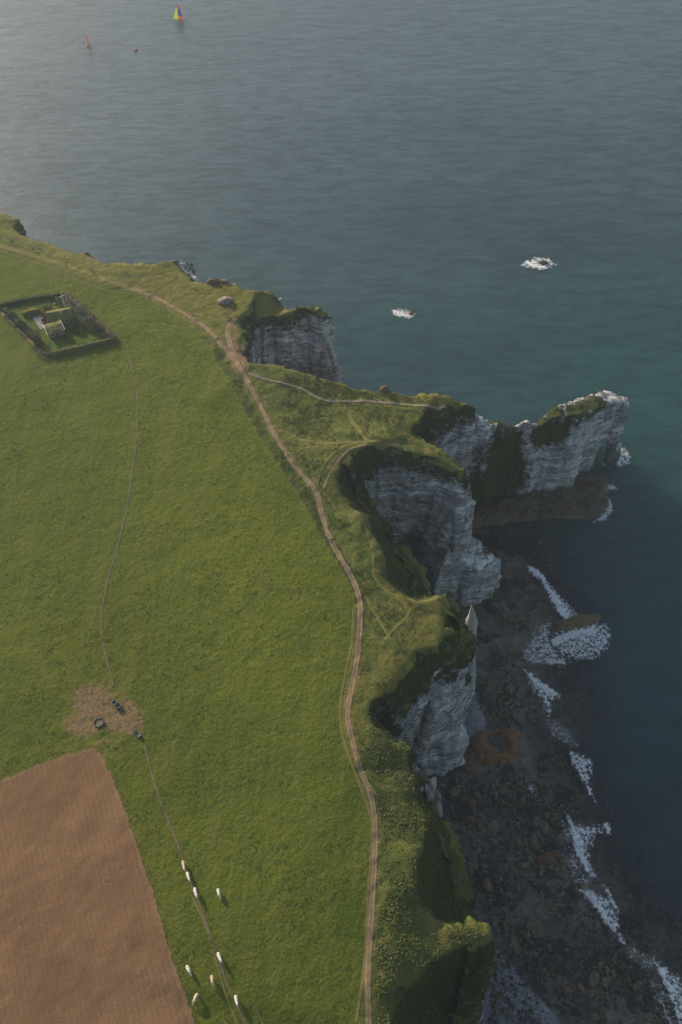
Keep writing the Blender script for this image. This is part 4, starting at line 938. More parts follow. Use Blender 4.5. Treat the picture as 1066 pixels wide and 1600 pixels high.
# ------------------------------------------------------------------ skinned figures
def skin(name, verts, edges, rad, mat, parent=None, sub=1):
    me = bpy.data.meshes.new(name+'_cage'); me.from_pydata(verts, edges, []); o = bpy.data.objects.new(name+'_cage', me); C.objects.link(o)
    o.modifiers.new('s', 'SKIN'); 
    for i, r in enumerate(rad):
        sv = me.skin_vertices[0].data[i]; sv.radius = (r, r) if not isinstance(r, tuple) else r; sv.use_root = (i == 0)
    if sub:
        m = o.modifiers.new('b', 'SUBSURF'); m.levels = sub; m.render_levels = sub
    bpy.context.view_layer.update(); dg = bpy.context.evaluated_depsgraph_get()
    me2 = bpy.data.meshes.new_from_object(o.evaluated_get(dg)); bpy.data.objects.remove(o)
    for p in me2.polygons: p.use_smooth = True
    me2.name = name; me2.materials.clear(); me2.materials.append(mat); q = bpy.data.objects.new(name, me2); C.objects.link(q); q.parent = parent; return q
M_SKIN = plain('skin', (.52, .33, .24), .6); M_HAIR = plain('hair', (.05, .035, .025), .8); M_DENIM = plain('trouser_cloth', (.035, .045, .075), .9)
CLOTH = {k: plain('cloth_'+k, c, .85) for k, c in dict(black=(.02, .02, .025), red=(.42, .045, .04), white=(.68, .68, .66), blue=(.07, .14, .32), grey=(.16, .17, .18), orange=(.5, .17, .05), pale=(.55, .50, .42), green=(.06, .12, .07), brown=(.12, .075, .045)).items()}
def figure(pose, loc):
    root = empty('person', loc)
    if pose == 'sit':
        hz = .28; J = dict(p=(0, 0, .30), c=(0, .05, .65), n=(0, .06, .82), h=(0, .10, .95), kl=(.14, .42, .48), kr=(-.14, .42, .48), al=(.12, .72, .08), ar=(-.12, .72, .08), el=(.27, .15, .45), er=(-.27, .15, .45), wl=(.18, .38, .50), wr=(-.18, .38, .50))
    elif pose == 'walk':
        J = dict(p=(0, 0, .95), c=(0, .02, 1.30), n=(0, .03, 1.48), h=(0, .06, 1.62), kl=(.10, .22, .55), kr=(-.10, -.05, .52), al=(.10, .30, .09), ar=(-.10, -.38, .14), el=(.25, -.12, 1.15), er=(-.25, .10, 1.15), wl=(.24, -.05, .90), wr=(-.24, .32, .98))
    else:
        J = dict(p=(0, 0, .95), c=(0, 0, 1.30), n=(0, 0, 1.48), h=(0, .03, 1.62), kl=(.11, .02, .52), kr=(-.11, .03, .52), al=(.12, 0, .09), ar=(-.13, .0, .09), el=(.27, -.03, 1.13), er=(-.27, -.03, 1.13), wl=(.25, .10, .90), wr=(-.20, .20, 1.0))
    V = []; E = []; Rr = []
    def add(p, r, par=None):
        V.append(tuple(p)); Rr.append(r)
        if par is not None: E.append((par, len(V)-1))
        return len(V)-1
    a = lambda k, o=(0, 0, 0): tuple(x+y for x, y in zip(J[k], o))
    p = add(J['p'], .14); c = add(J['c'], (.17, .12), p); n = add(J['n'], .055, c); h0 = add(a('h', (0, 0, -.03)), .085, n); h1 = add(a('h', (0, .0, .08)), .09, h0)
    add(a('h', (0, .115, .0)), .014, h0)
    for s, k, e, w_, an in ((1, 'kl', 'el', 'wl', 'al'), (-1, 'kr', 'er', 'wr', 'ar')):
        sh = add(tuple(J['c'][i]+(s*.18, 0, .10)[i] for i in range(3)), .065, c); el = add(J[e], .045, sh); wr = add(J[w_], .03, el)
        dv = (Vector(J[w_])-Vector(J[e])).normalized(); pm = add(Vector(J[w_])+dv*.07, (.035, .02), wr)
        for q, ln in enumerate((.075, .085, .08, .06)):
            o_ = Vector((0, (q-1.5)*.019, 0)); k1 = add(Vector(V[pm])+dv*.03+o_*1.6, .009, pm); add(Vector(V[k1])+dv*ln+Vector((-s*.02, 0, 0)), .008, k1)
        add(Vector(V[wr])+dv*.05+Vector((-s*.02, .05, 0)), .010, wr)
        hp = add(tuple(J['p'][i]+(s*.09, .0, -.05)[i] for i in range(3)), .095, p); kn = add(J[k], .062, hp); ak = add(J[an], .04, kn)
        add(a(an, (0, .16, -.045)), .035, ak)
    skin('body', V, E, Rr, M_SKIN, root)
    # jacket and trousers follow the same joints a little outside the body
    V2 = [a('p', (0, 0, .02)), J['c'], a('n', (0, 0, -.05))]; E2 = [(0, 1), (1, 2)]; R2 = [(.18, .15), (.20, .15), .085]
    for s, e, w_ in ((1, 'el', 'wl'), (-1, 'er', 'wr')):
        i = len(V2); V2 += [tuple(J['c'][k]+(s*.18, 0, .10)[k] for k in range(3)), J[e], J[w_]]; E2 += [(1, i), (i, i+1), (i+1, i+2)]; R2 += [.085, .065, .05]
    skin('jacket', V2, E2, R2, CLOTH['grey'], root)
    V3 = [J['p']]; E3 = []; R3 = [.155]
    for s, k, an in ((1, 'kl', 'al'), (-1, 'kr', 'ar')):
        i = len(V3); V3 += [tuple(J['p'][q]+(s*.09, 0, -.06)[q] for q in range(3)), J[k], a(an, (0, 0, .03))]; E3 += [(0, i), (i, i+1), (i+1, i+2)]; R3 += [.115, .08, .06]
    skin('trousers', V3, E3, R3, M_DENIM, root)
    skin('hair', [a('h', (0, -.03, .06)), a('h', (0, -.01, .12))], [(0, 1)], [.10, .085], M_HAIR, root)
    return root
def copy_thing(t):
    c = t.copy(); C.objects.link(c)
    for ch in list(t.children):
        d = ch.copy(); C.objects.link(d); d.parent = c
    return c
protos = {k: figure(k, (0, 0, 0)) for k in ('walk', 'stand', 'sit')}; used_p = set()
PEOPLE = [
 (19, 380, 'stand', 'black', 'black', 1.0, 'walker in black farthest along the clifftop track'),
 (53, 391, 'walk', 'black', 'blue', 2.0, 'walker in dark clothes, lower of the pair near the far cliff edge'),
 (60, 387, 'stand', 'pale', 'blue', 4.0, 'walker in a pale top, upper of the pair near the far cliff edge'),
 (104, 417, 'stand', 'black', 'black', 2.5, 'lone walker in black on the turf beyond the walled garden'),
 (145, 427, 'walk', 'blue', 'blue', 1.4, 'walker in a blue jacket on the turf above the broken bank'),
 (147, 427.5, 'walk', 'grey', 'blue', 1.4, 'walker in grey close beside the blue jacket'),
 (199, 428, 'sit', 'black', 'black', .5, 'person in dark clothes sitting on the grass near the far brink'),
 (300, 498, 'walk', 'white', 'blue', 3.6, 'walker in a white top on the brown path above the cove'),
 (303, 496, 'walk', 'black', 'black', 3.6, 'walker in black next to the white top on the brown path'),
 (341, 532, 'walk', 'black', 'black', 3.7, 'walker in black where the spur leaves the brown path'),
 (352.5, 492, 'stand', 'blue', 'black', 1, 'person in dark blue near the wooden barrier at the cove'),
 (346, 448, 'stand', 'red', 'black', 5, 'person in red standing by the rocky outcrops'),
 (305, 451, 'sit', 'red', 'black', 2, 'person in red sitting above the far chalk face'),
 (360, 500, 'stand', 'red', 'blue', 2, 'visitor in red at the left end of the wooden barrier'),
 (369, 496, 'stand', 'orange', 'black', 4, 'visitor in orange at the right end of the wooden barrier'),
 (489, 479.5, 'stand', 'black', 'black', 2, 'person in black on the far headland ridge, left of two'),
 (498.6, 481, 'stand', 'brown', 'black', 5, 'person in brown on the far headland ridge, right of two'),
 (578.5, 627, 'walk', 'black', 'blue', 1.6, 'walker in black on the stepped path, leftmost of three'),
 (589, 627, 'walk', 'grey', 'black', 1.6, 'walker in grey on the stepped path, middle of three'),
 (595, 630, 'walk', 'white', 'blue', 1.6, 'walker in white on the stepped path, rightmost of three'),
 (574, 690, 'walk', 'white', 'blue', 4, 'walker in white at the foot of the straight worn trail'),
 (450.5, 714, 'walk', 'black', 'black', 2.8, 'lone walker in black on the main path beside the looping tracks'),
 (531.5, 714, 'walk', 'brown', 'black', 2, 'walker in brown on the looping tracks'),
 (640, 692, 'stand', 'red', 'black', 2, 'visitor in red on top of the white buttress headland'),
 (644, 690, 'stand', 'black', 'black', 5, 'visitor in black beside the red one on the buttress headland'),
 (634, 704, 'sit', 'white', 'blue', 3, 'person in white sitting at the brink of the buttress headland'),
 (510.5, 840, 'walk', 'white', 'blue', 3.2, 'walker in white, left of the pair midway down the main path'),
 (519.5, 846, 'walk', 'black', 'black', 3.2, 'walker in black, right of the pair midway down the main path'),
 (615.5, 934, 'walk', 'black', 'black', 2, 'walker in black on the trail behind the green slopes'),
 (558.5, 1172, 'walk', 'red', 'blue', 2.9, 'walker in red on the main path above the narrow field edge'),
 (568.6, 1210, 'walk', 'pale', 'green', 2.9, 'walker in a pale top on the lower main path'),
 (579, 1238, 'walk', 'orange', 'black', 2.9, 'walker with orange jacket lowest on the main path'),
]
for (u, v, pose, top, leg, rz, lb) in PEOPLE:
    t = protos[pose] if pose not in used_p else copy_thing(protos[pose]); used_p.add(pose)
    t.location = G(u, v)+Vector((0, 0, .04)); t.rotation_euler = (0, 0, rz); tag(t, lb, 'person', 'people walking the clifftop')
    for ch in t.children:
        nm = ch.name.split('.')[0]
        if nm in ('jacket', 'trousers'):
            ch.material_slots[0].link = 'OBJECT'; ch.material_slots[0].material = CLOTH[top if nm == 'jacket' else leg]

# ------------------------------------------------------------------ cows
M_COW = plain('white_hide', (.74, .68, .58), .85, .07, 1.5, .1); M_CREAM = plain('cream_hide', (.64, .50, .34), .85, .1, 1.5, .1); M_HORN = plain('horn', (.35, .30, .24), .6); M_MUZ = plain('muzzle', (.42, .27, .22), .7)
def make_cow(graze):
    root = empty('cow', (0, 0, 0)); hd = (0, 1.32, .55) if graze else (0, 1.22, 1.22); mz = (0, 1.50, .25) if graze else (0, 1.52, 1.02)
    V = [(0, -.15, 1.02), (0, -.62, 1.10), (0, -.86, 1.08), (0, .40, 1.04), (0, .66, 1.12), (0, .95, 1.0 if graze else 1.22), hd, mz]
    Rr = [(.40, .40), (.36, .33), (.24, .22), (.36, .38), (.29, .33), (.19, .22), .15, .10]; E = [(0, 1), (1, 2), (0, 3), (3, 4), (4, 5), (5, 6), (6, 7)]
    def add(p, r, par): V.append(p); Rr.append(r); E.append((par, len(V)-1)); return len(V)-1
    for s in (1, -1):
        st = .12*s
        e = add((.21*s, .60, .72), .13, 4); k = add((.20*s, .62+st, .42), .075, e); a_ = add((.20*s, .60+st, .12), .05, k); add((.20*s, .66+st, .04), .06, a_)
        e = add((.23*s, -.62, .78), .17, 1); k = add((.22*s, -.55-st, .58), .10, e); h = add((.21*s, -.80-st, .40), .065, k); a_ = add((.21*s, -.74-st, .12), .05, h); add((.21*s, -.68-st, .04), .06, a_)
        er = add((hd[0]+.22*s, hd[1]-.04, hd[2]+.08), (.05, .035), 6)
    t1 = add((0, -1.00, 1.08), .05, 2); t2 = add((0, -1.08, .80), .03, t1); add((0, -1.08, .42), .045, t2)
    skin('body', V, E, Rr, M_COW, root, 2)
    for s in (1, -1):
        bm = bmesh.new(); tube(bm, [(hd[0]+.09*s, hd[1], hd[2]+.10), (hd[0]+.2*s, hd[1]+.02, hd[2]+.17), (hd[0]+.24*s, hd[1]+.08, hd[2]+.26)], [.03, .022, .006], 6)
        obj('horn', bm, M_HORN, root, True)
    bm = bmesh.new(); bmesh.ops.create_icosphere(bm, subdivisions=2, radius=.085, matrix=Matrix.Translation((mz[0], mz[1]+.05, mz[2]-.01))); obj('nose', bm, M_MUZ, root, True)
    return root
cowp = [make_cow(False), make_cow(True)]; usedc = set()
COWS = [(288, 1353, 196, 0, 1, 'cream cow leading at the top of the file on the trail'), (295, 1370, 203, 0, 0, 'white cow, second from the top on the trail'), (306.5, 1395, 200, 0, 0, 'white cow, third from the top on the trail'),
 (342.5, 1396, 200, 1, 0, 'white cow standing apart in the grass right of the trail'), (343.5, 1496, 208, 0, 0, 'white cow on the trail midway down the herd'), (295.5, 1516, 212, 1, 0, 'white cow nearest the middle of the ploughed field edge'),
 (332.5, 1532, 195, 1, 1, 'cream cow between the trail and the ploughed field'), (306.5, 1560, 157, 1, 1, 'cream cow heading towards the lower corner of the ploughed field'), (370, 1563, 198, 0, 0, 'white cow lowest on the trail')]
for (u, v, a, g, cr, lb) in COWS:
    t = cowp[g] if g not in usedc else copy_thing(cowp[g]); usedc.add(g); t.location = G(u, v, 76)+Vector((0, 0, .03)); t.rotation_euler = (0, 0, R(a)); s = rnd.uniform(.96, 1.06); t.scale = (s, s, s)
    tag(t, lb, 'cow', 'cattle walking down the pasture')
    for ch in t.children:
        if ch.name.startswith('body'): ch.material_slots[0].link = 'OBJECT'; ch.material_slots[0].material = M_CREAM if cr else M_COW

# ------------------------------------------------------------------ troughs and feeders
M_GALV = plain('galvanised', (.13, .14, .145), .5, .2, 4, .5); M_DKTANK = plain('dark_tank', (.025, .03, .033), .6); M_WTR = plain('trough_water', (.02, .03, .03), .1, .1, 1, .5); M_HAY = plain('old_hay', (.20, .16, .09), .95, .3, 5)
def ringwall(r0, r1, h, z=0, seg=32):
    bm = bmesh.new(); L = []
    for (r, zz) in ((r0, z), (r0, z+h), (r1, z+h), (r1, z)): L.append([bm.verts.new((r*math.cos(i*2*math.pi/seg), r*math.sin(i*2*math.pi/seg), zz)) for i in range(seg)])
    for k in range(4):
        for i in range(seg): bm.faces.new((L[k][i], L[k][(i+1) % seg], L[(k+1) % 4][(i+1) % seg], L[(k+1) % 4][i]))
    return bm
def disc(r, z, seg=32):
    bm = bmesh.new(); bmesh.ops.create_circle(bm, cap_ends=True, radius=r, segments=seg, matrix=Matrix.Translation((0, 0, z))); return bm
def tank(u, v, r, lb):
    t = empty('water_tank', G(u, v, 76)); tag(t, lb, 'water tank', 'round tanks in the mud patch')
    obj('tank_wall', ringwall(r, r-.07, .75), M_DKTANK, t, False); obj('rim', ringwall(r+.05, r-.09, .08, .75), M_GALV, t); obj('water_surface', disc(r-.06, .5), M_WTR, t)
tank(179.5, 1099, .66, 'smaller dark round water tank touching the larger one'); tank(185, 1104, .82, 'larger dark round water tank at the top of the mud patch')
t = empty('ring_feeder', G(155, 1130, 76)); tag(t, 'big round cattle ring feeder with dark rails on the mud patch', 'ring feeder')
obj('lower_band', ringwall(1.30, 1.24, .45), M_DKTANK, t); obj('top_rail', ringwall(1.32, 1.24, .09, 1.0), M_GALV, t); obj('hay', disc(1.2, .18), M_HAY, t)
bm = bmesh.new()
for k in range(20):
    a = k*2*math.pi/20; tube(bm, [(1.28*math.cos(a), 1.28*math.sin(a), .4), (1.28*math.cos(a+.08), 1.28*math.sin(a+.08), 1.02)], .025, 5)
obj('feed_bars', bm, M_GALV, t)
t = empty('water_trough', G(215.5, 1148, 76), R(-40)); tag(t, 'rectangular metal water trough on the small bare patch', 'water trough')
bm = bmesh.new()
for (c, s) in (((0, .42, .3), (2.1, .05, .6)), ((0, -.42, .3), (2.1, .05, .6)), ((1.05, 0, .3), (.05, .80, .6)), ((-1.05, 0, .3), (.05, .80, .6)), ((0, 0, .06), (2.05, .78, .05))): bbox(bm, c, s)
obj('basin', bm, M_GALV, t); bm = bmesh.new(); bbox(bm, (-.3, 0, .42), (1.4, .76, .02)); obj('water_surface', bm, M_WTR, t); bm = bmesh.new(); bbox(bm, (.78, 0, .62), (.55, .92, .06), .01); obj('valve_cover', bm, M_GALV, t)

# ------------------------------------------------------------------ fence posts
M_WOOD = plain('weathered_wood', (.17, .145, .115), .9, .2, 6); M_DKWOOD = plain('dark_wood', (.07, .055, .045), .9, .2, 6)
def post(u, v, h, lb, grp=None, z=75.5, r=.06):
    bm = bmesh.new(); tube(bm, [(0, 0, -.3), (0, 0, h*.97), (0, 0, h)], [r, r*.95, r*.6], 8); o = obj('fence_post', bm, M_WOOD, None, True); o.location = G(u, v, z); o.rotation_euler = (rnd.uniform(-.06, .06), rnd.uniform(-.06, .06), 0); return tag(o, lb, 'post', grp)
for k, (u, v) in enumerate([(172, 1201), (186, 1240), (202, 1282), (215, 1322), (229, 1362), (243, 1408), (256, 1450), (270, 1486), (279, 1515), (291, 1552), (301, 1588)]): post(u+3, v, 1.15, 'grey wooden post along the edge of the ploughed field', 'posts along the ploughed field', 75.5, .07)
post(163, 1160, 1.4, 'gate post at the top corner of the ploughed field', None, 75.5, .12)
post(68, 560, 1.6, 'pale post at the lower corner of the garden hedge'); post(136, 553, 1.5, 'thin post before the long front hedge, left one'); post(161, 537, 1.7, 'thin post before the long front hedge, right one')
t = empty('wooden_barrier', G(364, 499), .5); tag(t, 'low reddish wooden barrier at the head of the cove', 'barrier')
for k in range(4):
    bm = bmesh.new(); bbox(bm, (-1.8+1.2*k, 0, .45), (.14, .14, 1.1), .01); obj('post', bm, M_DKWOOD, t)
for k in range(2):
    bm = bmesh.new(); bbox(bm, (0, .09, .45+.4*k), (4.2, .05, .14), .01); obj('rail', bm, plain('rail_wood', (.22, .10, .07), .9), t)

# ------------------------------------------------------------------ the garden with two turf roofed houses
ML = {'dark': mat_leaf('dark_leaves', (.034, .054, .018), (.055, .078, .025), (.085, .10, .04)), 'olive': mat_leaf('olive_leaves', (.085, .092, .026), (.13, .125, .04), (.19, .16, .06)),
 'grey': mat_leaf('grey_leaves', (.15, .16, .12), (.22, .225, .17), (.28, .28, .22)), 'brown': mat_leaf('brown_leaves', (.15, .105, .07), (.19, .14, .095), (.10, .09, .045)), 'red': mat_leaf('red_creeper', (.16, .045, .03), (.10, .03, .025), (.06, .04, .02)), 'yellow': mat_leaf('yellow_leaves', (.17, .14, .03), (.11, .11, .03), (.08, .09, .03))}
def leaves(pts, nrm, size, seed):
    rs = np.random.RandomState(seed); n = len(pts); s = size*(.6+.8*rs.rand(n)); a = rs.randn(n, 3)*.7+nrm; a /= np.linalg.norm(a, axis=1, keepdims=True)
    b = np.cross(a, rs.randn(n, 3)); b /= np.linalg.norm(b, axis=1, keepdims=True); c = np.cross(a, b)
    V = np.stack([pts-b*s[:, None], pts-c*s[:, None]*.7, pts+b*s[:, None], pts+c*s[:, None]*.7], 1).reshape(-1, 3); return V, np.arange(4*n).reshape(-1, 4)
def leafy(name, parent, mat, size, n, seed, leaf=.2):
    """an uneven crown: leaf faces through the outer part of a lumpy volume"""
    rs = np.random.RandomState(seed); d = rs.randn(n, 3); d /= np.linalg.norm(d, axis=1, keepdims=True); d[:, 2] = np.where(d[:, 2] < -.55, -d[:, 2], d[:, 2])
    k = 1+.9*fbm(d[:, 0]*1.7+seed, d[:, 1]*1.7, d[:, 2]*1.7, 3, seed); r = k*(.72+.33*rs.rand(n))
    p = d*r[:, None]*np.array(size)/2; p[:, 2] += size[2]*.48; V, F = leaves(p, d, leaf, seed); return mesh_np(name, V, F, mat, parent, smooth=False)
def shrub(name, lb, cat, u, v, size, mat, seed, grp=None, trunk=True, n=420):
    t = empty(name, G(u, v, 76)); tag(t, lb, cat, grp); leafy('foliage', t, ML[mat], size, n, seed)
    bm = bmesh.new()
    for k in range(3):
        a = k*2.1+seed; tube(bm, [(0, 0, -.1), (.1*size[0]*math.cos(a), .1*size[0]*math.sin(a), size[2]*.35), (.25*size[0]*math.cos(a), .25*size[0]*math.sin(a), size[2]*.7)], [.07, .05, .02], 6)
    obj('stem', bm, M_DKWOOD, t, True); return t
def hedge(lb, pxs, width, height, mat, seed, dens=20):
    L = smooth_line([G(u, v, 76) for u, v in pxs], .35); rs = np.random.RandomState(seed); P = []; NN = []
    for i in range(len(L)-1):
        d = (L[i+1]-L[i]); ln = d.length; d.z = 0; d.normalize(); nn = Vector((-d.y, d.x, 0)); hh = height*(1+.28*float(fbm(np.array([i*.13]), np.array([seed*3.1]), s=seed)[0]))
        for k in range(dens):
            s = rs.rand(); side = rs.choice([-1, 0, 1], p=[.32, .36, .32])
            if side: q = L[i]+d*ln*s+nn*side*width*.5*(1+.15*rs.randn()); z = rs.rand()*hh; n_ = nn*side
            else: q = L[i]+d*ln*s+nn*(rs.rand()-.5)*width; z = hh*(1+.08*rs.randn()); n_ = Vector((0, 0, 1))
            P.append((q.x, q.y, q.z+z)); NN.append(n_[:])
    V, F = leaves(np.array(P), np.array(NN), .17, seed)
    # woody core
    core = []; cf = []
    for i, p in enumerate(L):
        d = (L[min(i+1, len(L)-1)]-L[max(i-1, 0)]); d.z = 0; d.normalize(); nn = Vector((-d.y, d.x, 0))*width*.40
        for s, z in ((-1, -.2), (-1, height*.82), (1, height*.82), (1, -.2)): core.append((p.x+nn.x*s, p.y+nn.y*s, p.z+z))
        if i:
            b = (i-1)*4
            for k in range(3): cf.append((b+k, b+k+1, b+k+5, b+k+4))
    e = len(core)-4; cf += [(0, 1, 2, 3), (e, e+1, e+2, e+3)]
    nV = len(V); return tag(mesh_np('hedge', np.concatenate([V, np.array(core)]), np.concatenate([F, np.array(cf)+nV]), ML[mat], smooth=False), lb, 'hedge', 'hedges round the garden')
hedge('long front hedge on the camera side of the garden, brown and green', [(79, 556), (110, 549), (145, 541), (180, 532)], 1.5, 1.7, 'olive', 1)
hedge('dark hedge along the far side of the garden', [(-40, 488), (0, 480), (40, 471), (80, 465), (98, 462)], 1.6, 1.5, 'dark', 2)
hedge('brownish hedge along the seaward side of the garden', [(104, 462), (125, 482), (150, 505), (178, 530)], 2.4, 1.5, 'brown', 3)
hedge('dark overgrown hedge between the garden and the brown track', [(8, 485), (25, 502), (45, 520), (60, 535)], 2.2, 1.8, 'dark', 4)
hedge('yellowish inner hedge beside the terrace', [(36, 494), (48, 489), (62, 487)], 2.2, 1.6, 'yellow', 5)
hedge('dull hedge stub at the lower corner beside the round shrubs', [(66, 552), (76, 557)], 1.3, 1.2, 'brown', 6)
SH = [('large round dark shrub beside the brown track', 56, 531, (6.2, 5.6, 3.8), 'dark'), ('medium round dark shrub below the large round one', 62, 547, (4.4, 4.2, 3.2), 'dark'), ('grey green bush nearest the tall cross', 103, 475, (6.5, 5.5, 3.2), 'grey'),
 ('broad grey green bush in the middle of the seaward row', 115, 485, (8.5, 6.5, 3.6), 'grey'), ('grey green bush below the broad one', 126, 491, (6.5, 5.5, 3.4), 'grey'), ('small grey bush before the brownish hedge', 134, 505, (4.6, 4.2, 2.9), 'grey'),
 ('pale brown bush against the brownish hedge', 143, 503, (5.5, 4.5, 2.2), 'brown'), ('yellow green bush near the seaward corner of the lawn', 147, 513, (4.6, 4.2, 2.6), 'yellow'), ('dark bush in the seaward corner of the garden', 156, 519, (4.0, 3.8, 2.6), 'dark'),
 ('brown bush in the seaward corner of the garden', 167, 526, (3.8, 3.2, 2.2), 'brown'), ('dark bush behind the rear corner of the long house', 118, 516, (3.6, 3.2, 2.0), 'dark'), ('low olive bush in the middle of the lawn', 124, 518, (3.4, 2.8, 1.5), 'olive'),
 ('small orange brown bush below the front house', 102, 531, (2.2, 1.8, .9), 'brown'), ('small yellow bush by the stone bench', 89, 472, (2.6, 2.4, 1.9), 'yellow'), ('yellow bush at the upper end of the terrace', 74, 485, (4.2, 3.2, 1.6), 'yellow'),
 ('dark shrub on the far left of the garden', 18, 498, (4.8, 4, 2.4), 'dark'), ('dark shrub between the track and the terrace', 34, 513, (4.4, 4, 2.6), 'dark'), ('red creeper bush at the end of the long house', 71, 504, (2.4, 3.4, 2.0), 'red')]
for i, (lb, u, v, s, mt) in enumerate(SH): shrub('shrub', lb, 'shrub', u, v, s, mt, 50+i, 'shrubs in the garden')
M_STONE = plain('garden_stone', (.17, .155, .14), .9, .3, 2.5); M_WHITE = plain('white_paint', (.70, .70, .67), .6, .05); M_GLASS = plain('dark_glass', (.03, .035, .04), .15, .1, 1, .6)
M_ROOF = mat_leaf('turf_roof', (.11, .115, .03), (.17, .14, .055), (.07, .085, .025)); M_TERR = plain('terrace_paving', (.24, .22, .23), .85, .1, 1.5); M_LAWN = plain('lawn_turf', (.08, .115, .018), .95, .2, 1.2, .05)
def flat_patch(name, lb, pxs, mat, lift):
    P = [G(u, v, 76) for u, v in pxs]; xs = [p.x for p in P]; ys = [p.y for p in P]; X, Y = np.meshgrid(np.arange(min(xs), max(xs), .3), np.arange(min(ys), max(ys), .3), indexing='ij')
    d, _ = sdist(X, Y, P); k = d > 0; cell = k[:-1, :-1] & k[1:, :-1] & k[:-1, 1:] & k[1:, 1:]; I, J = np.nonzero(cell); g = np.arange(X.size).reshape(X.shape)
    f = np.stack([g[I, J], g[I+1, J], g[I+1, J+1], g[I, J+1]], 1); u_, inv = np.unique(f, return_inverse=True)
    return tag(mesh_np(name, np.stack([X.ravel(), Y.ravel(), ground(X, Y).ravel()+lift], 1)[u_], inv.reshape(f.shape), mat), lb, name.replace('_', ' '), kind='structure')
flat_patch('lawn', 'mown lawn inside the garden hedges', [(12, 484), (98, 464), (176, 531), (80, 554)], M_LAWN, .05)
flat_patch('terrace', 'pale paved terrace beside the long house', [(50, 497), (67, 493), (72, 512), (63, 516)], M_TERR, .14)
def turf_house(lb, e0, e1, depth, wall_h, rise, arches=False, seed=0):
    """near eave runs e0 -> e1 (pixels at the wall foot)"""
    a = G(*e0); b = G(*e1); d = b-a; d.z = 0; Lh = d.length; ang = math.atan2(d.y, d.x); t = empty('turf_roofed_house', ((a.x+b.x)/2, (a.y+b.y)/2, min(a.z, b.z)), ang); tag(t, lb, 'house', 'turf roofed houses in the garden')
    bm = bmesh.new(); hw = Lh/2
    pr = [(-hw, 0, -.3), (-hw, 0, wall_h), (-hw, depth/2, wall_h+rise), (-hw, depth, wall_h), (-hw, depth, -.3)]; A = [bm.verts.new(p) for p in pr]; B = [bm.verts.new((-p[0], p[1], p[2])) for p in pr]
    bm.faces.new(A); bm.faces.new(B[::-1])
    for k in range(5): bm.faces.new((A[k], B[k], B[(k+1) % 5], A[(k+1) % 5]))
    bmesh.ops.recalc_face_normals(bm, faces=bm.faces); obj('wall', bm, M_STONE, t)
    for s in (0, 1):
        n1, n2 = int(Lh/.25)+3, 12; X, Y = np.meshgrid(np.linspace(-hw-.35, hw+.35, n1), np.linspace(0, 1, n2), indexing='ij'); yy = -.4+(depth/2+.4)*Y if s == 0 else depth+.4-(depth/2+.4)*Y
        Z = wall_h-.12+(rise+.12)*Y+.22+.22*fbm(X*1.1+seed, Y*3, s=seed+s)+.10*fbm(X*4, Y*9, s=seed+7+s)-.15*(Y > .93)
        Vt = np.stack([X.ravel(), yy.ravel(), Z.ravel()], 1); Vb = Vt-np.array([0, 0, .35]); g = np.arange(X.size).reshape(X.shape); q = np.stack([g[:-1, :-1].ravel(), g[1:, :-1].ravel(), g[1:, 1:].ravel(), g[:-1, 1:].ravel()], 1)
        rim = list(g[:, 0])+list(g[-1, 1:])+list(g[::-1, -1][1:])+list(g[0, ::-1][1:]); sk = np.array([(rim[i], rim[i+1], rim[i+1]+X.size, rim[i]+X.size) for i in range(len(rim)-1)])
        mesh_np('roof_slope', np.concatenate([Vt, Vb]), np.concatenate([q, sk]), M_ROOF, t)
    for s in (-1, 1):
        for k in (0, 1):
            bm = bmesh.new(); y0, y1 = (-.45, depth/2) if k == 0 else (depth+.45, depth/2); tube(bm, [(s*(hw+.42), y0, wall_h+.02), (s*(hw+.42), y1, wall_h+rise+.22)], .12, 4); obj('bargeboard', bm, M_WHITE if arches else M_WOOD, t)
    for k, xx in enumerate((-.25, .28)):
        bm = bmesh.new(); bbox(bm, (xx*Lh, -.02, wall_h*.55), (1.0, .08, 1.0)); w_ = obj('window', bm, M_GLASS, t); bm = bmesh.new()
        for (c, s2) in (((0, 0, .53), (1.16, .12, .08)), ((0, 0, -.53), (1.16, .12, .08)), ((.54, 0, 0), (.08, .12, 1.0)), ((-.54, 0, 0), (.08, .12, 1.0))): bbox(bm, (c[0]+xx*Lh, -.04, c[2]+wall_h*.55), s2)
        obj('frame', bm, M_WHITE, w_)
    bm = bmesh.new(); bbox(bm, (.02*Lh, -.03, 1.0), (.95, .08, 2.0)); dr = obj('door', bm, M_DKWOOD, t); bm = bmesh.new(); bmesh.ops.create_icosphere(bm, subdivisions=1, radius=.05, matrix=Matrix.Translation((.02*Lh+.35, -.10, 1.0))); obj('handle', bm, M_GALV, dr)
    if arches:
        for yy in (depth*.27, depth*.73):
            bm = bmesh.new(); tube(bm, [(-hw-.05, yy-.7, .3), (-hw-.05, yy-.7, 1.5)]+[(-hw-.05, yy-.7*math.cos(q), 1.5+.7*math.sin(q)) for q in np.linspace(.3, math.pi-.3, 7)]+[(-hw-.05, yy+.7, 1.5), (-hw-.05, yy+.7, .3)], .09, 6); fr = obj('arched_window', bm, M_WHITE, t)
            bm = bmesh.new(); bbox(bm, (-hw-.02, yy, 1.1), (.04, 1.3, 1.7)); obj('pane', bm, M_GLASS, fr)
    else:
        bm = bmesh.new(); tube(bm, [(.1*Lh, depth*.3, wall_h+rise*.6), (.1*Lh, depth*.3, wall_h+rise+.9)], .14, 8); obj('vent_pipe', bm, M_WHITE, t)
    return t
turf_house('smaller front house with low turf roof and white arched gable', (79, 530), (102, 522.5), 5.4, 2.5, .7, True, 3)
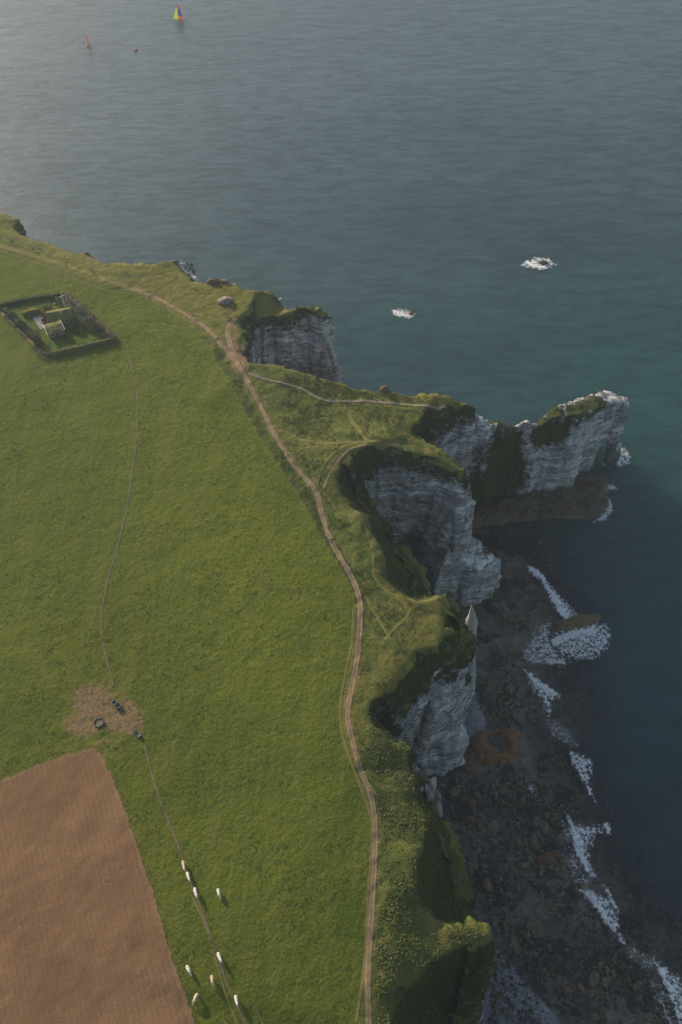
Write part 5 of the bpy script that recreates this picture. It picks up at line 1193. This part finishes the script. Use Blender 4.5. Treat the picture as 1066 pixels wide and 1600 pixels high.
turf_house('longer rear house with steeper mossy turf roof', (80, 511), (114, 504.5), 5.4, 2.7, 1.6, False, 9)
t = empty('cross', G(103, 482.5, 76), .5); tag(t, 'tall slender pale cross rising at the seaward corner of the garden', 'cross')
bm = bmesh.new(); bbox(bm, (0, 0, 4.1), (.20, .20, 8.2), .02); obj('upright', bm, M_WHITE, t); bm = bmesh.new(); bbox(bm, (0, 0, 6.1), (2.0, .15, .18), .02); obj('crossbar', bm, M_WHITE, t); bm = bmesh.new(); bbox(bm, (0, 0, .2), (1.0, 1.0, .6), .05); obj('base', bm, M_STONE, t)
t = empty('stone_bench', G(88.5, 475.5, 76), .2); tag(t, 'small pale stone bench by the yellow bush', 'bench')
bm = bmesh.new(); bbox(bm, (0, 0, .5), (1.8, .6, .14), .02); obj('seat', bm, M_CHALKR, t)
for s in (-1, 1): bm = bmesh.new(); bbox(bm, (.6*s, 0, .2), (.25, .5, .5), .02); obj('leg', bm, M_CHALKR, t)
lump('garden_stone', 'small white stone on the lawn near the front hedge', 'stone', G(148, 531, 76)-Vector((0, 0, .1)), (1.0, .7, .7), M_CHALKR, 77, sub=2)

# ------------------------------------------------------------------ boats and buoys
def mat_sail(name, c):
    m = NT(name); m.done(c, .6); tr = m.n('ShaderNodeBsdfTranslucent'); tr.inputs[0].default_value = (*c, 1); mx = m.n('ShaderNodeMixShader'); mx.inputs[0].default_value = .55
    m.L(m.b.outputs[0], mx.inputs[1]); m.L(tr.outputs[0], mx.inputs[2]); m.L(mx.outputs[0], m.out.inputs[0]); return m.m
SC = {k: mat_sail('sail_'+k, c) for k, c in dict(yellow=(.85, .78, .08), pink=(.75, .16, .26), blue=(.16, .18, .55), orange=(.80, .30, .12), lime=(.80, .85, .12), white=(.7, .7, .7), rose=(.62, .35, .42)).items()}
def panel(name, pts, mat, par, th=.006):
    bm = bmesh.new(); A = [bm.verts.new((p[0], -th, p[1])) for p in pts]; B = [bm.verts.new((p[0], th, p[1])) for p in pts]; n = len(pts); bm.faces.new(A); bm.faces.new(B[::-1])
    for k in range(n): bm.faces.new((A[k], B[k], B[(k+1) % n], A[(k+1) % n]))
    bmesh.ops.recalc_face_normals(bm, faces=bm.faces); return obj(name, bm, mat, par)
def catamaran(loc, rz, cols, lb, sc_=1):
    t = empty('sailing_catamaran', loc, rz); t.scale = (sc_,)*3; tag(t, lb, 'catamaran', 'small sailing boats out at sea')
    for s in (-1, 1):
        bm = bmesh.new(); tube(bm, [(-2.6, s*1.1, .25), (-2.3, s*1.1, .22), (0, s*1.1, .2), (1.9, s*1.1, .25), (2.8, s*1.1, .42)], [.10, .26, .30, .22, .04], 10); obj('hull', bm, SC[cols[4]], t, True)
    bm = bmesh.new(); bbox(bm, (-.4, 0, .5), (2.0, 2.1, .06)); obj('trampoline', bm, CLOTH['black'], t)
    bm = bmesh.new(); tube(bm, [(.5, 0, .3), (.45, 0, 8.3)], .06, 8); obj('mast', bm, M_GALV, t)
    bm = bmesh.new(); tube(bm, [(.4, 0, 1.0), (-2.3, 0, .95)], .05, 6); obj('boom', bm, M_GALV, t)
    e = lambda z: -2.3+1.9*max(0, (z-1.0)/7.2)**1.6
    for (z0, z1, c) in ((1.05, 2.6, cols[0]), (2.6, 4.4, cols[1]), (4.4, 6.3, cols[2]), (6.3, 8.1, cols[3])): panel('sail_panel', [(.40, z0), (e(z0), z0), (e((z0+z1)/2), (z0+z1)/2), (e(z1), z1), (.40, z1)], SC[c], t)
    panel('jib', [(.62, 6.8), (.75, 1.0), (2.6, .75)], SC[cols[1]], t)
    return t
def big_cat():
    t = catamaran((0, 0, 0), 0, ['orange', 'blue', 'blue', 'pink', 'yellow'], 'catamaran with large yellow, pink and blue sails, biggest of the boats')
    for ch in list(t.children):
        if ch.name.startswith('jib'): bpy.data.objects.remove(ch)
    panel('headsail', [(.62, 8.0), (.75, .8), (3.9, .6), (3.4, 1.6)], SC['lime'], t); return t
t = big_cat(); t.scale = (1.2,)*3; t.location = at(281, 32, 0); t.location.z = 0; t.rotation_euler = (0, 0, R(168))
t = catamaran(at(139, 71, 0), R(82), ['rose', 'rose', 'pink', 'rose', 'yellow'], 'slim boat seen end on with a rose coloured sail and yellow hulls', .95)
t = empty('mooring_buoy', at(212.5, 80, 0)); tag(t, 'dull red round buoy floating below the two sailing boats', 'buoy')
bm = bmesh.new(); bmesh.ops.create_uvsphere(bm, u_segments=16, v_segments=10, radius=1.15, matrix=Matrix.Translation((0, 0, .55))); obj('float', bm, plain('buoy_red', (.34, .06, .07), .6), t, True)
bm = bmesh.new(); tube(bm, [(0, 0, 1.5), (0, 0, 2.3)], .07, 6); obj('mast', bm, M_GALV, t)
t = empty('mooring_buoy', at(844.5, 848, 0)); tag(t, 'tiny white marker buoy in the bay below the platform', 'buoy')
bm = bmesh.new(); bmesh.ops.create_uvsphere(bm, u_segments=12, v_segments=8, radius=.32, matrix=Matrix.Translation((0, 0, .3))); obj('float', bm, SC['white'], t, True)
bm = bmesh.new(); tube(bm, [(0, 0, .5), (.1, 0, 1.5)], .05, 6); obj('mast', bm, SC['white'], t)

# ------------------------------------------------------------------ the air
HAZE_DENSITY = .00015
bm = bmesh.new(); bbox(bm, (0, 2500, 153), (9000, 9000, 316)); hm = bpy.data.materials.new('sea_haze'); hm.use_nodes = True; t_ = hm.node_tree
t_.nodes.remove(t_.nodes['Principled BSDF']); pv = t_.nodes.new('ShaderNodeVolumePrincipled'); pv.inputs['Density'].default_value = HAZE_DENSITY; pv.inputs['Color'].default_value = (.74, .86, 1.0, 1); pv.inputs['Anisotropy'].default_value = .35
t_.links.new(pv.outputs[0], t_.nodes['Material Output'].inputs['Volume'])
hz_ = obj('haze', bm, hm); tag(hz_, 'thin sea haze hanging over the whole coast', 'haze', kind='stuff')
